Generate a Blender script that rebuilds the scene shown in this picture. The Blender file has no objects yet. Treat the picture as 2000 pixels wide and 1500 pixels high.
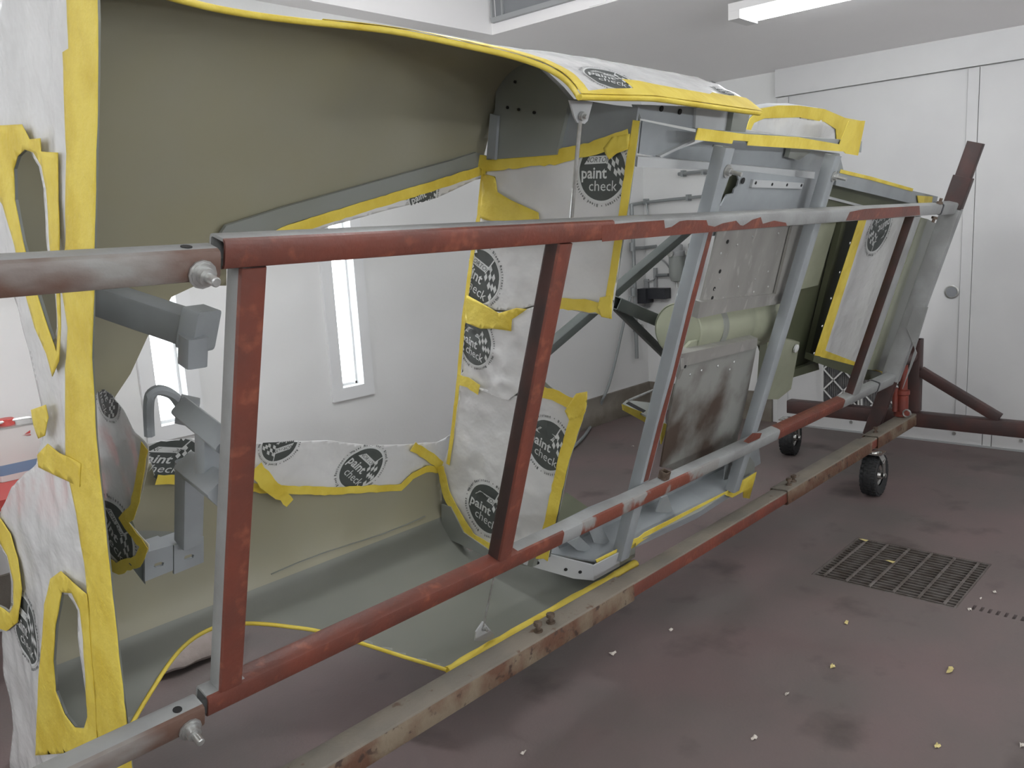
import bpy, bmesh, math, random
from mathutils import Vector as V, Matrix, noise
from mathutils.geometry import delaunay_2d_cdt, tessellate_polygon
random.seed(7)
scene = bpy.context.scene
COL = scene.collection

# ------------------------------------------------------------------ camera
F = 1641.36                      # focal length in pixels of a 2000 x 1500 frame
CX, CY = 1000.0, 750.0
CAM = V((0, 0, 1.6))
_d1 = V((2535 - CX, 365 - CY, F)).normalized()      # world X seen from the camera (right, down, forward)
_d2 = V((-804 - CX, 555 - CY, F)).normalized()      # world Y
_d3 = _d1.cross(_d2)                                # world Z
def cam2world(r, d, f):
    c = V((r, d, f))
    return V((_d1.dot(c), _d2.dot(c), _d3.dot(c)))
def ray(px, py): return cam2world((px - CX) / F, (py - CY) / F, 1.0)
cam_data = bpy.data.cameras.new('camera')
cam = bpy.data.objects.new('camera', cam_data); COL.objects.link(cam)
cam_data.sensor_fit = 'HORIZONTAL'; cam_data.sensor_width = 36; cam_data.lens = F / 2000 * 36
cam_data.clip_start = 0.02
_r, _u, _b = cam2world(1, 0, 0), -cam2world(0, 1, 0), -cam2world(0, 0, 1)
cam.matrix_world = Matrix(((_r.x, _u.x, _b.x, CAM.x), (_r.y, _u.y, _b.y, CAM.y), (_r.z, _u.z, _b.z, CAM.z), (0, 0, 0, 1)))
scene.camera = cam

# ------------------------------------------------------------------ world, exposure
LAMP_GLOW = 34.0                 # radiance of the lamp diffusers
SKY_STRENGTH = 14.0
world = bpy.data.worlds.new('world'); scene.world = world; world.use_nodes = True
bg = world.node_tree.nodes['Background']
bg.inputs[0].default_value = (0.86, 0.93, 1.0, 1); bg.inputs[1].default_value = SKY_STRENGTH
scene.view_settings.view_transform = 'Standard'
scene.view_settings.look = 'None'
scene.view_settings.gamma = 1.0
scene.view_settings.use_curve_mapping = False
scene.view_settings.exposure = 0.27

# ------------------------------------------------------------------ planes and frames
class Plane:
    """A real plane in the room; 2-D coordinates (a, b) along ex, ey."""
    def __init__(s, p0, ex, ey):
        s.p0, s.ex, s.ey = V(p0), V(ex).normalized(), V(ey).normalized(); s.n = s.ex.cross(s.ey).normalized()
    def px(s, x, y):
        d = ray(x, y); t = (s.p0 - CAM).dot(s.n) / d.dot(s.n); p = CAM + d * t - s.p0
        return (p.dot(s.ex), p.dot(s.ey))
    def pt(s, a, b, h=0.0): return s.p0 + s.ex * a + s.ey * b + s.n * h
    def poly(s, pts): return [s.px(*p) for p in pts]
# frame axes of the tilted ladder: X along it, UU up the rungs, BB back from the viewer
OO = V((0, 1.70, 0.57))
UU = V((0, 1.392 - 1.70, 1.560 - 0.57)).normalized()
BB = V((0, UU.z, -UU.y))
EX = V((1, 0, 0))
def L2W(x, v, w): return OO + EX * x + UU * v + BB * w
def WP(w): return Plane(L2W(0, 0, w), EX, UU)      # facing the ladder
def XP(x): return Plane(L2W(x, 0, 0), -BB, UU)     # across the fuselage
def VP(v): return Plane(L2W(0, v, 0), EX, BB)      # level with a rail
WALL_Y, WALL_X = 4.09, 6.16
def YW(y): return Plane((0, y, 0), EX, (0, 0, 1))
def XW(x): return Plane((x, 0, 0), (0, -1, 0), (0, 0, 1))
def ZW(z): return Plane((0, 0, z), EX, (0, 1, 0))

# ------------------------------------------------------------------ materials
MATS = {}
def mat(name, col, rough=.5, metal=0.0, col2=None, scale=6.0, lo=.4, hi=.6, detail=4.0, bump=0.0, bscale=40.0,
        alpha=1.0, emit=None, estr=0.0, spec=.5, stretch=(1, 1, 1), col3=None, scale3=25.0, lo3=.62, hi3=.7, trans=0.0):
    m = bpy.data.materials.new(name); m.use_nodes = True; nt = m.node_tree; N = nt.nodes; Lk = nt.links
    p = N['Principled BSDF']
    c4 = lambda c: (c[0], c[1], c[2], 1)
    p.inputs['Base Color'].default_value = c4(col); p.inputs['Roughness'].default_value = rough
    p.inputs['Metallic'].default_value = metal; p.inputs['Alpha'].default_value = alpha
    p.inputs['Specular IOR Level'].default_value = spec
    if trans: p.inputs['Transmission Weight'].default_value = trans
    if emit: p.inputs['Emission Color'].default_value = c4(emit); p.inputs['Emission Strength'].default_value = estr
    tc = mp = None
    def coords():
        nonlocal tc, mp
        if mp is None:
            tc = N.new('ShaderNodeTexCoord'); mp = N.new('ShaderNodeMapping'); mp.inputs['Scale'].default_value = stretch
            Lk.new(tc.outputs['Object'], mp.inputs['Vector'])
        return mp.outputs['Vector']
    def nz(sc, l, h, d=detail):
        n = N.new('ShaderNodeTexNoise'); n.inputs['Scale'].default_value = sc; n.inputs['Detail'].default_value = d
        Lk.new(coords(), n.inputs['Vector']); r = N.new('ShaderNodeMapRange')
        r.inputs[1].default_value = l; r.inputs[2].default_value = h; Lk.new(n.outputs['Fac'], r.inputs[0]); return r.outputs[0]
    if col2:
        mx = N.new('ShaderNodeMix'); mx.data_type = 'RGBA'
        mx.inputs['A'].default_value = c4(col); mx.inputs['B'].default_value = c4(col2)
        Lk.new(nz(scale, lo, hi), mx.inputs['Factor']); out = mx.outputs['Result']
        if col3:
            m3 = N.new('ShaderNodeMix'); m3.data_type = 'RGBA'; m3.inputs['B'].default_value = c4(col3)
            Lk.new(out, m3.inputs['A']); Lk.new(nz(scale3, lo3, hi3), m3.inputs['Factor']); out = m3.outputs['Result']
        Lk.new(out, p.inputs['Base Color'])
    if bump:
        n = N.new('ShaderNodeTexNoise'); n.inputs['Scale'].default_value = bscale; n.inputs['Detail'].default_value = 3
        Lk.new(coords(), n.inputs['Vector']); b = N.new('ShaderNodeBump'); b.inputs['Strength'].default_value = bump
        b.inputs['Distance'].default_value = .01; Lk.new(n.outputs['Fac'], b.inputs['Height']); Lk.new(b.outputs[0], p.inputs['Normal'])
    MATS[name] = m; return m
mat('wall_paint', (.74, .745, .735), .55, col2=(.70, .705, .69), scale=1.3, bump=.05, bscale=60)
mat('ceiling_paint', (.90, .885, .88), .6, col2=(.87, .855, .85), scale=.9)
mat('concrete_floor', (.168, .126, .121), .6, spec=.3, col2=(.132, .115, .107), scale=1.6, lo=.35, hi=.65, detail=6, bump=.12, bscale=90,
    col3=(.070, .058, .054), scale3=3.5, lo3=.58, hi3=.80)
mat('curb_concrete', (.155, .135, .105), .8, col2=(.22, .20, .17), scale=5, bump=.2)
mat('red_primer', (.180, .050, .032), .45, col2=(.125, .044, .032), scale=9, lo=.35, hi=.7, bump=.15, bscale=70, col3=(.26, .085, .05), scale3=22, lo3=.58, hi3=.75)
mat('red_grey_patches', (.205, .062, .040), .5, col2=(.27, .265, .25), scale=7, lo=.47, hi=.52, stretch=(1, 1, .6), bump=.15, bscale=70)
mat('brown_grey_patches', (.13, .075, .055), .5, col2=(.26, .255, .24), scale=5, lo=.46, hi=.60, stretch=(.6, 1, 1), bump=.15, bscale=70)
mat('grey_overspray', (.30, .31, .305), .5, col2=(.24, .245, .24), scale=6, bump=.1, bscale=90)
mat('dark_red_steel', (.065, .030, .026), .5, col2=(.045, .028, .026), scale=8, bump=.1, bscale=70)
mat('rusty_beam_side', (.115, .055, .032), .6, col2=(.20, .16, .11), scale=6, lo=.45, hi=.62, bump=.35, bscale=80, col3=(.05, .028, .02), scale3=30, lo3=.60, hi3=.68)
mat('rusty_beam_top', (.20, .175, .140), .6, col2=(.16, .145, .12), scale=5, bump=.2, bscale=80, col3=(.12, .07, .045), scale3=22, lo3=.66, hi3=.74)
mat('jack_red', (.20, .040, .026), .4, col2=(.16, .04, .03), scale=12)
mat('zinc', (.52, .53, .52), .35, .7, col2=(.40, .40, .38), scale=30)
mat('bolt_rust', (.17, .13, .10), .6, .4, col2=(.10, .07, .05), scale=40)
mat('olive_skin', (.275, .258, .172), .42, col2=(.275, .268, .21), scale=2.2, lo=.3, hi=.7, bump=.05, bscale=9, spec=.4)
mat('grey_skin', (.235, .25, .235), .42, col2=(.21, .22, .185), scale=2.4, lo=.35, hi=.7, bump=.05, bscale=9)
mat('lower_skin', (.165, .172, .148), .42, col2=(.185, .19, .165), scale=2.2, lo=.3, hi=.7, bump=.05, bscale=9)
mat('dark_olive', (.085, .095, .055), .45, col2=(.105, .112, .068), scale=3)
mat('light_olive', (.31, .325, .235), .42, col2=(.26, .275, .20), scale=4)
mat('grey_primer', (.30, .325, .335), .45, col2=(.26, .28, .29), scale=5)
mat('pale_primer', (.46, .475, .475), .45, col2=(.42, .435, .44), scale=5)
mat('dark_green_tube', (.075, .088, .082), .45, col2=(.095, .105, .10), scale=8)
mat('raw_aluminium', (.36, .355, .33), .42, .35, col2=(.27, .265, .245), scale=3.2, lo=.35, hi=.7, stretch=(2.2, 1, 1), bump=.05, bscale=30, col3=(.43, .42, .40), scale3=9, lo3=.6, hi3=.7)
mat('stained_aluminium', (.35, .36, .335), .42, .35, col2=(.10, .072, .055), scale=3.4, lo=.42, hi=.62, detail=5, bump=.05, bscale=30)
mat('masking_film', (.72, .725, .72), .20, alpha=.96, bump=.7, bscale=11, col2=(.66, .665, .66), scale=4)
mat('masking_tape', (.76, .61, .095), .55, col2=(.66, .50, .055), scale=9, lo=.4, hi=.62, bump=.3, bscale=45)
mat('film_print', (.072, .082, .078), .5)
mat('film_white', (.62, .64, .63), .4)
mat('black_rubber', (.016, .017, .018), .7, bump=.3, bscale=120)
mat('chrome', (.55, .55, .53), .22, .9)
mat('black_metal', (.028, .030, .036), .5)
mat('pipe_steel', (.30, .32, .32), .4, .5)
mat('hose_grey', (.25, .27, .27), .5)
mat('regulator_bowl', (.30, .32, .30), .35)
mat('hole_black', (.012, .012, .012), .8)
mat('window_white', (.74, .75, .75), .45)
mat('glass', (1, 1, 1), .02, trans=1.0)
mat('lamp_metal', (.72, .71, .70), .45)
mat('filter_pleat', (.17, .165, .16), .9, col2=(.12, .12, .12), scale=20)
mat('filter_card', (.62, .62, .60), .7)
mat('can_white', (.62, .62, .60), .35)
mat('can_blue', (.16, .26, .40), .4)
mat('can_red', (.50, .07, .06), .45)
mat('can_tin', (.55, .55, .54), .3, .8)
mat('cloth', (.30, .255, .235), .95, col2=(.26, .22, .20), scale=10, bump=.3)
mat('scrap_yellow', (.62, .53, .22), .6)
mat('scrap_white', (.58, .54, .48), .6)
mat('grate_steel', (.13, .115, .105), .6, col2=(.085, .07, .06), scale=20)
mat('door_paint', (.61, .612, .605), .45, col2=(.58, .582, .578), scale=2)
mat('grey_trim', (.34, .35, .35), .5)
mat('vent_grey', (.22, .23, .24), .5)
M = MATS

# ------------------------------------------------------------------ mesh helpers
class MB:
    def __init__(s): s.v, s.f, s.m = [], [], []
    def add(s, verts, faces, mi=0):
        o = len(s.v); s.v += [V(p) for p in verts]
        for i, f in enumerate(faces):
            s.f.append([k + o for k in f]); s.m.append(mi[i] if isinstance(mi, list) else mi)
    def mesh(s, name, mats, smooth=False):
        me = bpy.data.meshes.new(name); me.from_pydata([tuple(p) for p in s.v], [], s.f)
        for m in (mats if isinstance(mats, (list, tuple)) else [mats]): me.materials.append(M[m] if isinstance(m, str) else m)
        me.polygons.foreach_set('material_index', s.m)
        if smooth: me.polygons.foreach_set('use_smooth', [True] * len(s.f))
        me.update()
        if smooth and hasattr(me, 'set_sharp_from_angle'): me.set_sharp_from_angle(angle=math.radians(40))
        return me
    def build(s, name, mats, parent=None, smooth=False, label=None, kind=None):
        return link(name, s.mesh(name, mats, smooth), parent, label, kind)
def link(name, data, parent=None, label=None, kind=None):
    o = bpy.data.objects.new(name, data); COL.objects.link(o)
    if parent is not None:
        o.parent = parent
        if parent.parent is None: o.location = -parent.location
    if label: o['label'] = label
    if kind: o['kind'] = kind
    return o
def thing(name, loc, label, cat, group=None):
    o = bpy.data.objects.new(name, None); COL.objects.link(o); o.location = loc; o.empty_display_size = .1
    return tag(o, label, cat, group)
def tag(o, label, cat, group=None):
    o['label'] = label; o['category'] = cat
    if group: o['group'] = group
    return o
def struct(name, mb, mats, label=None, smooth=False):
    return mb.build(name, mats, None, smooth, label, 'structure')
def pinned(o): return o

def box(mb, c, ax, dims, mi=0):
    a, b, d = [V(e).normalized() * (k / 2) for e, k in zip(ax, dims)]; c = V(c)
    vs = [c + a * i + b * j + d * k for i in (-1, 1) for j in (-1, 1) for k in (-1, 1)]
    fs = [(0, 1, 3, 2), (4, 6, 7, 5), (0, 4, 5, 1), (2, 3, 7, 6), (0, 2, 6, 4), (1, 5, 7, 3)]
    if a.cross(b).dot(d) < 0: fs = [f[::-1] for f in fs]
    mb.add(vs, fs, mi)
def bxw(mb, x0, x1, y0, y1, z0, z1, mi=0):
    box(mb, ((x0 + x1) / 2, (y0 + y1) / 2, (z0 + z1) / 2), ((1, 0, 0), (0, 1, 0), (0, 0, 1)), (abs(x1 - x0), abs(y1 - y0), abs(z1 - z0)), mi)
def rrect(a, b, r, n=3):
    out = []
    for cx, cy, a0 in ((a / 2 - r, b / 2 - r, 0), (-a / 2 + r, b / 2 - r, 90), (-a / 2 + r, -b / 2 + r, 180), (a / 2 - r, -b / 2 + r, 270)):
        for k in range(n):
            t = math.radians(a0 + 90 * k / (n - 1)); out.append((cx + r * math.cos(t), cy + r * math.sin(t)))
    return out
def tube(mb, p0, p1, e1, e2, a, b, r=.008, t=.005, matf=None, closed=False):
    """Hollow rounded rectangular steel tube from p0 to p1; size a along e1, b along e2."""
    p0, p1, e1, e2 = V(p0), V(p1), V(e1).normalized(), V(e2).normalized()
    flip = e1.cross(e2).dot(p1 - p0) < 0
    out = rrect(a, b, r); inn = rrect(a - 2 * t, b - 2 * t, max(r - t, .001)); n = len(out)
    vs = [q + e1 * x + e2 * y for prof in (out, inn) for q in (p0, p1) for x, y in prof]
    fs, ms = [], []
    for i in range(n):
        j = (i + 1) % n
        nrm = e1 * (out[i][0] + out[j][0]) * b + e2 * (out[i][1] + out[j][1]) * a
        nrm.normalize()
        mi = matf(nrm) if matf else 0
        fs.append((i, j, n + j, n + i)); ms.append(mi)
        if not closed:
            fs.append((2 * n + j, 2 * n + i, 3 * n + i, 3 * n + j)); ms.append(mi)
            fs.append((j, i, 2 * n + i, 2 * n + j)); ms.append(mi)
            fs.append((n + i, n + j, 3 * n + j, 3 * n + i)); ms.append(mi)
    if closed:
        fs.append(tuple(range(n))[::-1]); fs.append(tuple(range(n, 2 * n))); ms += [matf(-(p1 - p0).normalized()) if matf else 0, matf((p1 - p0).normalized()) if matf else 0]
        vs = vs[:2 * n]
    if flip: fs = [f[::-1] for f in fs]
    mb.add(vs, fs, ms)
def perp(d):
    d = V(d).normalized(); a = V((0, 0, 1)) if abs(d.z) < .9 else V((1, 0, 0))
    e = d.cross(a).normalized(); return e, d.cross(e).normalized()
def lathe(mb, o, axis, prof, n=20, mi=0, cap=True):
    o, ax = V(o), V(axis).normalized(); e, g = perp(ax)
    vs = [o + ax * h + (e * math.cos(2 * math.pi * k / n) + g * math.sin(2 * math.pi * k / n)) * r for r, h in prof for k in range(n)]
    fs = []
    for i in range(len(prof) - 1):
        for k in range(n):
            j = (k + 1) % n; fs.append((i * n + k, i * n + j, (i + 1) * n + j, (i + 1) * n + k))
    if cap:
        fs.append(tuple(range(n))[::-1]); fs.append(tuple(range((len(prof) - 1) * n, len(prof) * n)))
    mb.add(vs, fs, mi)
def cyl(mb, p0, p1, r, n=14, mi=0, r1=None):
    p0, p1 = V(p0), V(p1); lathe(mb, p0, p1 - p0, [(r, 0), (r1 if r1 is not None else r, (p1 - p0).length)], n, mi)
def sweep(mb, pts, rad, n=8, mi=0, flat=1.0, updir=None):
    pts = [V(p) for p in pts]; rings = []; m = len(pts)
    for i, p in enumerate(pts):
        d = (pts[min(i + 1, m - 1)] - pts[max(i - 1, 0)]).normalized()
        if updir is None:
            e, g = perp(d)
            if i and (e.dot(pe) < 0): e, g = -e, -g
        else:
            g = V(updir); g = (g - d * g.dot(d)).normalized(); e = d.cross(g).normalized()
        pe = e
        rr = rad[i] if isinstance(rad, (list, tuple)) else rad
        rings.append([p + (e * math.cos(2 * math.pi * k / n) + g * math.sin(2 * math.pi * k / n) * flat) * rr for k in range(n)])
    fs = []
    for i in range(m - 1):
        for k in range(n):
            j = (k + 1) % n; fs.append((i * n + k, i * n + j, (i + 1) * n + j, (i + 1) * n + k))
    fs.append(tuple(range(n))[::-1]); fs.append(tuple(range((m - 1) * n, m * n)))
    mb.add([p for r in rings for p in r], fs, mi)
def smoothpts(pts, k=4):
    """Catmull-Rom through points of any dimension."""
    P = [V(p) for p in pts]; out = []
    for i in range(len(P) - 1):
        a, b, c, d = P[max(i - 1, 0)], P[i], P[i + 1], P[min(i + 2, len(P) - 1)]
        for j in range(k):
            t = j / k
            out.append(.5 * ((2 * b) + (c - a) * t + (2 * a - 5 * b + 4 * c - d) * t * t + (3 * b - a - 3 * c + d) * t ** 3))
    out.append(P[-1]); return out
def inside(p, poly):
    x, y = p[0], p[1]; r = False; n = len(poly); j = n - 1
    for i in range(n):
        xi, yi = poly[i][0], poly[i][1]; xj, yj = poly[j][0], poly[j][1]
        if (yi > y) != (yj > y) and x < (xj - xi) * (y - yi) / (yj - yi) + xi: r = not r
        j = i
    return r
def cdt(outer, holes=(), res=None):
    """Triangulate a 2-D outline with holes; optional interior grid at spacing res."""
    vs, es = [], []
    for loop in [outer] + list(holes):
        L = []
        for i, p in enumerate(loop):
            q = loop[(i + 1) % len(loop)]; L.append(V((p[0], p[1])))
            if res:
                d = math.hypot(q[0] - p[0], q[1] - p[1]); k = int(d / (res * 1.3))
                for j in range(1, k + 1): t = j / (k + 1); L.append(V((p[0] + (q[0] - p[0]) * t, p[1] + (q[1] - p[1]) * t)))
        o = len(vs); vs += L; es += [(o + i, o + (i + 1) % len(L)) for i in range(len(L))]
    if res:
        x0, x1 = min(p[0] for p in outer), max(p[0] for p in outer); y0, y1 = min(p[1] for p in outer), max(p[1] for p in outer)
        ny = int((y1 - y0) / res) + 1; nx = int((x1 - x0) / res) + 1
        for i in range(nx):
            for j in range(ny):
                p = (x0 + (i + .5 + (.25 if j % 2 else -.25)) * res, y0 + (j + .5) * res)
                if inside(p, outer) and not any(inside(p, h) for h in holes): vs.append(V(p))
    r = delaunay_2d_cdt(vs, es, [], 0, 1e-6)
    nv, nf = r[0], r[2]; faces = []
    for f in nf:
        c = sum((nv[k] for k in f), V((0, 0))) / len(f)
        if inside(c, outer) and not any(inside(c, h) for h in holes): faces.append(tuple(f))
    return nv, faces
def plate(mb, pl, outer, holes=(), thick=.004, h0=0.0, mi=0, px=True):
    """A flat sheet with a real thickness cut to an outline."""
    if px: outer = pl.poly(outer); holes = [pl.poly(h) for h in holes]
    ar = sum(outer[i][0] * outer[(i + 1) % len(outer)][1] - outer[(i + 1) % len(outer)][0] * outer[i][1] for i in range(len(outer)))
    if ar < 0: outer = outer[::-1]
    nv, fs = cdt(outer, holes)
    n = len(nv); ff = []
    for f in fs:
        a, b, c = [nv[k] for k in f[:3]]
        if (b - a).cross(c - a) < 0: f = f[::-1]
        ff.append(f)
    vs = [pl.pt(p.x, p.y, h0) for p in nv] + [pl.pt(p.x, p.y, h0 - thick) for p in nv]
    faces = list(ff) + [tuple(k + n for k in f[::-1]) for f in ff]
    cnt = {}
    for f in ff:
        for i in range(len(f)):
            e = (f[i], f[(i + 1) % len(f)]); cnt[e] = 1
    for (a, b) in cnt:
        if (b, a) not in cnt: faces.append((b, a, a + n, b + n))
    mb.add(vs, faces, mi)
def crumple(seed, amp, sc=6.0, sx=1.0, sy=1.0):
    def h(a, b):
        p = V((a * sc * sx, b * sc * sy, seed * 3.7))
        r = 1 - abs(noise.noise(p)) * 2.2; r2 = 1 - abs(noise.noise(p * 2.3 + V((5, 1, 0)))) * 2.2
        return amp * (.55 * r + .3 * r2 + .5 * noise.noise(p * .6 + V((0, 9, 2))))
    return h
class Film:
    """A sheet of thin masking film over an outline, slightly crumpled; carries print that follows it."""
    def __init__(s, parent, pl, outer, holes=(), h0=.006, amp=.006, sc=6, seed=1, res=.014, sx=1, sy=1, px=True, name='masking_film', label=None):
        s.pl = pl; s.outer = pl.poly(outer) if px else outer; hs = [pl.poly(h) for h in holes] if px else list(holes)
        s.holes = hs; s.f = crumple(seed, amp, sc, sx, sy); s.h0 = h0
        nv, fs = cdt(s.outer, hs, res); mb = MB()
        mb.add([s.pt(p.x, p.y) for p in nv], fs)
        s.o = mb.build(name, 'masking_film', parent, True, label)
        md = s.o.modifiers.new('thickness', 'SOLIDIFY'); md.thickness = .0012; md.offset = -1
    def pt(s, a, b, h=0.0): return s.pl.pt(a, b, s.h0 + s.f(a, b) + h)
def ribbon(mb, pl, pts, width, h=.003, thick=.0012, px=True, jag=.0, seed=0, res=.02, f=None):
    """Strip of tape laid along a polyline on a plane."""
    P = [V(p) for p in (pl.poly(pts) if px else pts)]; Q = []
    W0 = width if isinstance(width, (list, tuple)) else [width] * len(P); Wd = []
    for i in range(len(P) - 1):
        k = max(1, int((P[i + 1] - P[i]).length / res))
        for j in range(k): Q.append(P[i].lerp(P[i + 1], j / k)); Wd.append(W0[i] + (W0[i + 1] - W0[i]) * j / k)
    Q.append(P[-1]); Wd.append(W0[-1]); vs = []; rnd = random.Random(seed)
    for i, q in enumerate(Q):
        d = (Q[min(i + 1, len(Q) - 1)] - Q[max(i - 1, 0)]).normalized(); nn = V((-d.y, d.x)); w = Wd[i] / 2
        a = q + nn * (w + rnd.uniform(-jag, jag)); b = q - nn * (w + rnd.uniform(-jag, jag)); hh = h + rnd.uniform(0, jag * .6)
        if f: hh += f(q.x, q.y)
        vs += [pl.pt(a.x, a.y, hh), pl.pt(b.x, b.y, hh), pl.pt(a.x, a.y, hh - thick), pl.pt(b.x, b.y, hh - thick)]
    fs = []
    for i in range(len(Q) - 1):
        o, p = i * 4, i * 4 + 4
        fs += [(o, o + 1, p + 1, p), (o + 2, p + 2, p + 3, o + 3), (o, p, p + 2, o + 2), (o + 1, o + 3, p + 3, p + 1)]
    fs += [(0, 2, 3, 1), (len(vs) - 4, len(vs) - 3, len(vs) - 1, len(vs) - 2)]
    mb.add(vs, fs)
def tape(parent, pl, pts, width, **k):
    mb = MB(); ribbon(mb, pl, pts, width, **k); return mb.build('masking_tape', 'masking_tape', parent, True)
def tape_patch(parent, pl, outer, holes=(), h0=.008, amp=.002, seed=3, res=.02, thick=.0015):
    o = pl.poly(outer); hs = [pl.poly(h) for h in holes]; f = crumple(seed, amp, 9); nv, fs = cdt(o, hs, res); mb = MB()
    mb.add([pl.pt(p.x, p.y, h0 + f(p.x, p.y)) for p in nv], fs)
    ob = mb.build('masking_tape', 'masking_tape', parent, True)
    md = ob.modifiers.new('thickness', 'SOLIDIFY'); md.thickness = thick; md.offset = -1
    return ob
def part(parent, name, mats, fn, smooth=False, label=None, kind=None):
    mb = MB(); fn(mb); return mb.build(name, mats, parent, smooth, label, kind)

# text -------------------------------------------------------------
def text_tris(body, size=1.0, shear=0.0, bold=0.0):
    cu = bpy.data.curves.new('t', 'FONT'); cu.body = body; cu.size = size; cu.resolution_u = 2; cu.shear = shear; cu.offset = bold
    cu.align_x = 'CENTER'; cu.align_y = 'CENTER'
    ob = bpy.data.objects.new('t', cu); COL.objects.link(ob)
    dg = bpy.context.evaluated_depsgraph_get(); me = ob.evaluated_get(dg).to_mesh(); me.calc_loop_triangles()
    vs = [(v.co.x, v.co.y) for v in me.vertices]; ts = [tuple(t.vertices) for t in me.loop_triangles]
    ob.evaluated_get(dg).to_mesh_clear(); bpy.data.objects.remove(ob); bpy.data.curves.remove(cu)
    return vs, ts
LOGO = None
def logo_parts():
    """The round mark printed on the film, in units of its radius: (verts, tris, material, layer)."""
    global LOGO
    if LOGO: return LOGO
    out = []; n = 40; rings = 9
    vs = [(0, 0)]; ts = []
    for i in range(1, rings + 1):
        for k in range(n): t = 2 * math.pi * k / n; vs.append((i / rings * math.cos(t), i / rings * math.sin(t)))
    for k in range(n): ts.append((0, 1 + k, 1 + (k + 1) % n))
    for i in range(rings - 1):
        for k in range(n):
            a, b = 1 + i * n + k, 1 + i * n + (k + 1) % n; ts += [(a, a + n, b + n), (a, b + n, b)]
    out.append((vs, ts, 0, 0))
    def quads(qs, mi, lay):
        v, t = [], []
        for q in qs: o = len(v); v += q; t += [(o, o + 1, o + 2), (o, o + 2, o + 3)]
        out.append((v, t, mi, lay))
    ring = []
    for k in range(60):
        a, b = 2 * math.pi * k / 60, 2 * math.pi * (k + 1) / 60
        ring.append([(r * math.cos(t), r * math.sin(t)) for r, t in ((1.0, a), (1.07, a), (1.07, b), (1.0, b))])
    quads(ring, 1, 0)
    quads([[(-.80, .15), (.12, .32), (.28, .62), (-.62, .46)]], 1, 1)                  # slanted name plate
    quads([[(.13, .30), (.18, .30), (.24, .97), (.19, .97)]], 1, 1)                    # flag pole
    fl = []
    for i in range(5):
        for j in range(3):
            if (i + j) % 2 == 0:
                x0 = .20 + .15 * i; y0 = .74 - .10 * i - .19 * j + .06 * math.sin(i)
                fl.append([(x0, y0 - .18), (x0 + .15, y0 - .28), (x0 + .15, y0 - .10), (x0, y0)])
    fl = [q for q in fl if all(math.hypot(*p) < 1.05 for p in q)]
    quads(fl, 1, 1)
    rot = math.radians(9)
    def put(body, size, at, mi, lay, ang=rot, **k):
        v, t = text_tris(body, size, **k); c, s_ = math.cos(ang), math.sin(ang)
        out.append(([(at[0] + x * c - y * s_, at[1] + x * s_ + y * c) for x, y in v], t, mi, lay))
    put('NORTON', .25, (-.26, .38), 0, 2, shear=.3)
    put('paint', .56, (-.34, -.10), 1, 2, bold=.012)
    put('check', .52, (.14, -.48), 1, 2)
    ringtxt = 'Water Resistant • Bleed Resistant • '
    ringtxt = (ringtxt * 2)
    gv, gt = [], []
    for i, ch in enumerate(ringtxt):
        if ch == ' ': continue
        t = math.pi - 2 * math.pi * i / len(ringtxt); v, tt = text_tris(ch, .15, bold=.004); o = len(gv); a = t - math.pi / 2
        gv += [(1.17 * math.cos(t) + x * math.cos(a) - y * math.sin(a), 1.17 * math.sin(t) + x * math.sin(a) + y * math.cos(a)) for x, y in v]
        gt += [tuple(k + o for k in f) for f in tt]
    out.append((gv, gt, 0, 0))
    LOGO = out; return out
def logo(film, cx, cy, R, rot=0.0, sq=(1, 1), parent=None):
    """Print the mark on a film at the spot seen at (cx, cy)."""
    a0, b0 = film.pl.px(cx, cy); c, s_ = math.cos(math.radians(rot)), math.sin(math.radians(rot)); mb = MB()
    for vs, ts, mi, lay in logo_parts():
        ab = [(a0 + R * sq[0] * (x * c - y * s_), b0 + R * sq[1] * (x * s_ + y * c)) for x, y in vs]
        keep = []
        for t in ts:
            m = (sum(ab[k][0] for k in t) / 3, sum(ab[k][1] for k in t) / 3)
            if inside(m, film.outer) and not any(inside(m, h) for h in film.holes): keep.append(t)
        if keep: mb.add([film.pt(a, b, .0012 + .0008 * lay) for a, b in ab], keep, mi)
    return mb.build('printed_logo', ['film_print', 'film_white'], film.o, label='round dark paint check logo with chequered flag')

# ================================================================== THE ROOM
X0, X1, Y0, Y1 = -3.6, WALL_X, -2.8, WALL_Y
ZC, ZR, ZS = 2.86, 3.22, 2.65          # ceiling edge, raised ceiling, ceiling at the far wall
# floor with the drain pit and the slots cut through it
GX0, GX1, GY0, GY1 = 3.505, 4.062, .885, 1.485
slots = [(3.535, .832 - .029 * k) for k in range(13)]
def f_floor(mb):
    rc = lambda x0, x1, y0, y1: [(x0, y0), (x1, y0), (x1, y1), (x0, y1)]
    holes = [rc(GX0, GX1, GY0, GY1)] + [rc(x, x + .045, y - .006, y + .006) for x, y in slots]
    plate(mb, ZW(0), rc(X0, X1, Y0, Y1), holes, .05, 0, 0, px=False)
    for a in (rc(GX0 - .02, GX1 + .02, GY0 - .02, GY1 + .02),):
        bxw(mb, GX0 - .02, GX1 + .02, GY0 - .02, GY1 + .02, -.32, -.30, 1)
        bxw(mb, GX0 - .03, GX0 - .002, GY0 - .02, GY1 + .02, -.30, -.051, 1); bxw(mb, GX1 + .002, GX1 + .03, GY0 - .02, GY1 + .02, -.30, -.051, 1)
        bxw(mb, GX0, GX1, GY0 - .03, GY0 - .002, -.30, -.051, 1); bxw(mb, GX0, GX1, GY1 + .002, GY1 + .03, -.30, -.051, 1)
    bxw(mb, 3.50, 3.62, .40, .86, -.14, -.12, 1)
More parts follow.
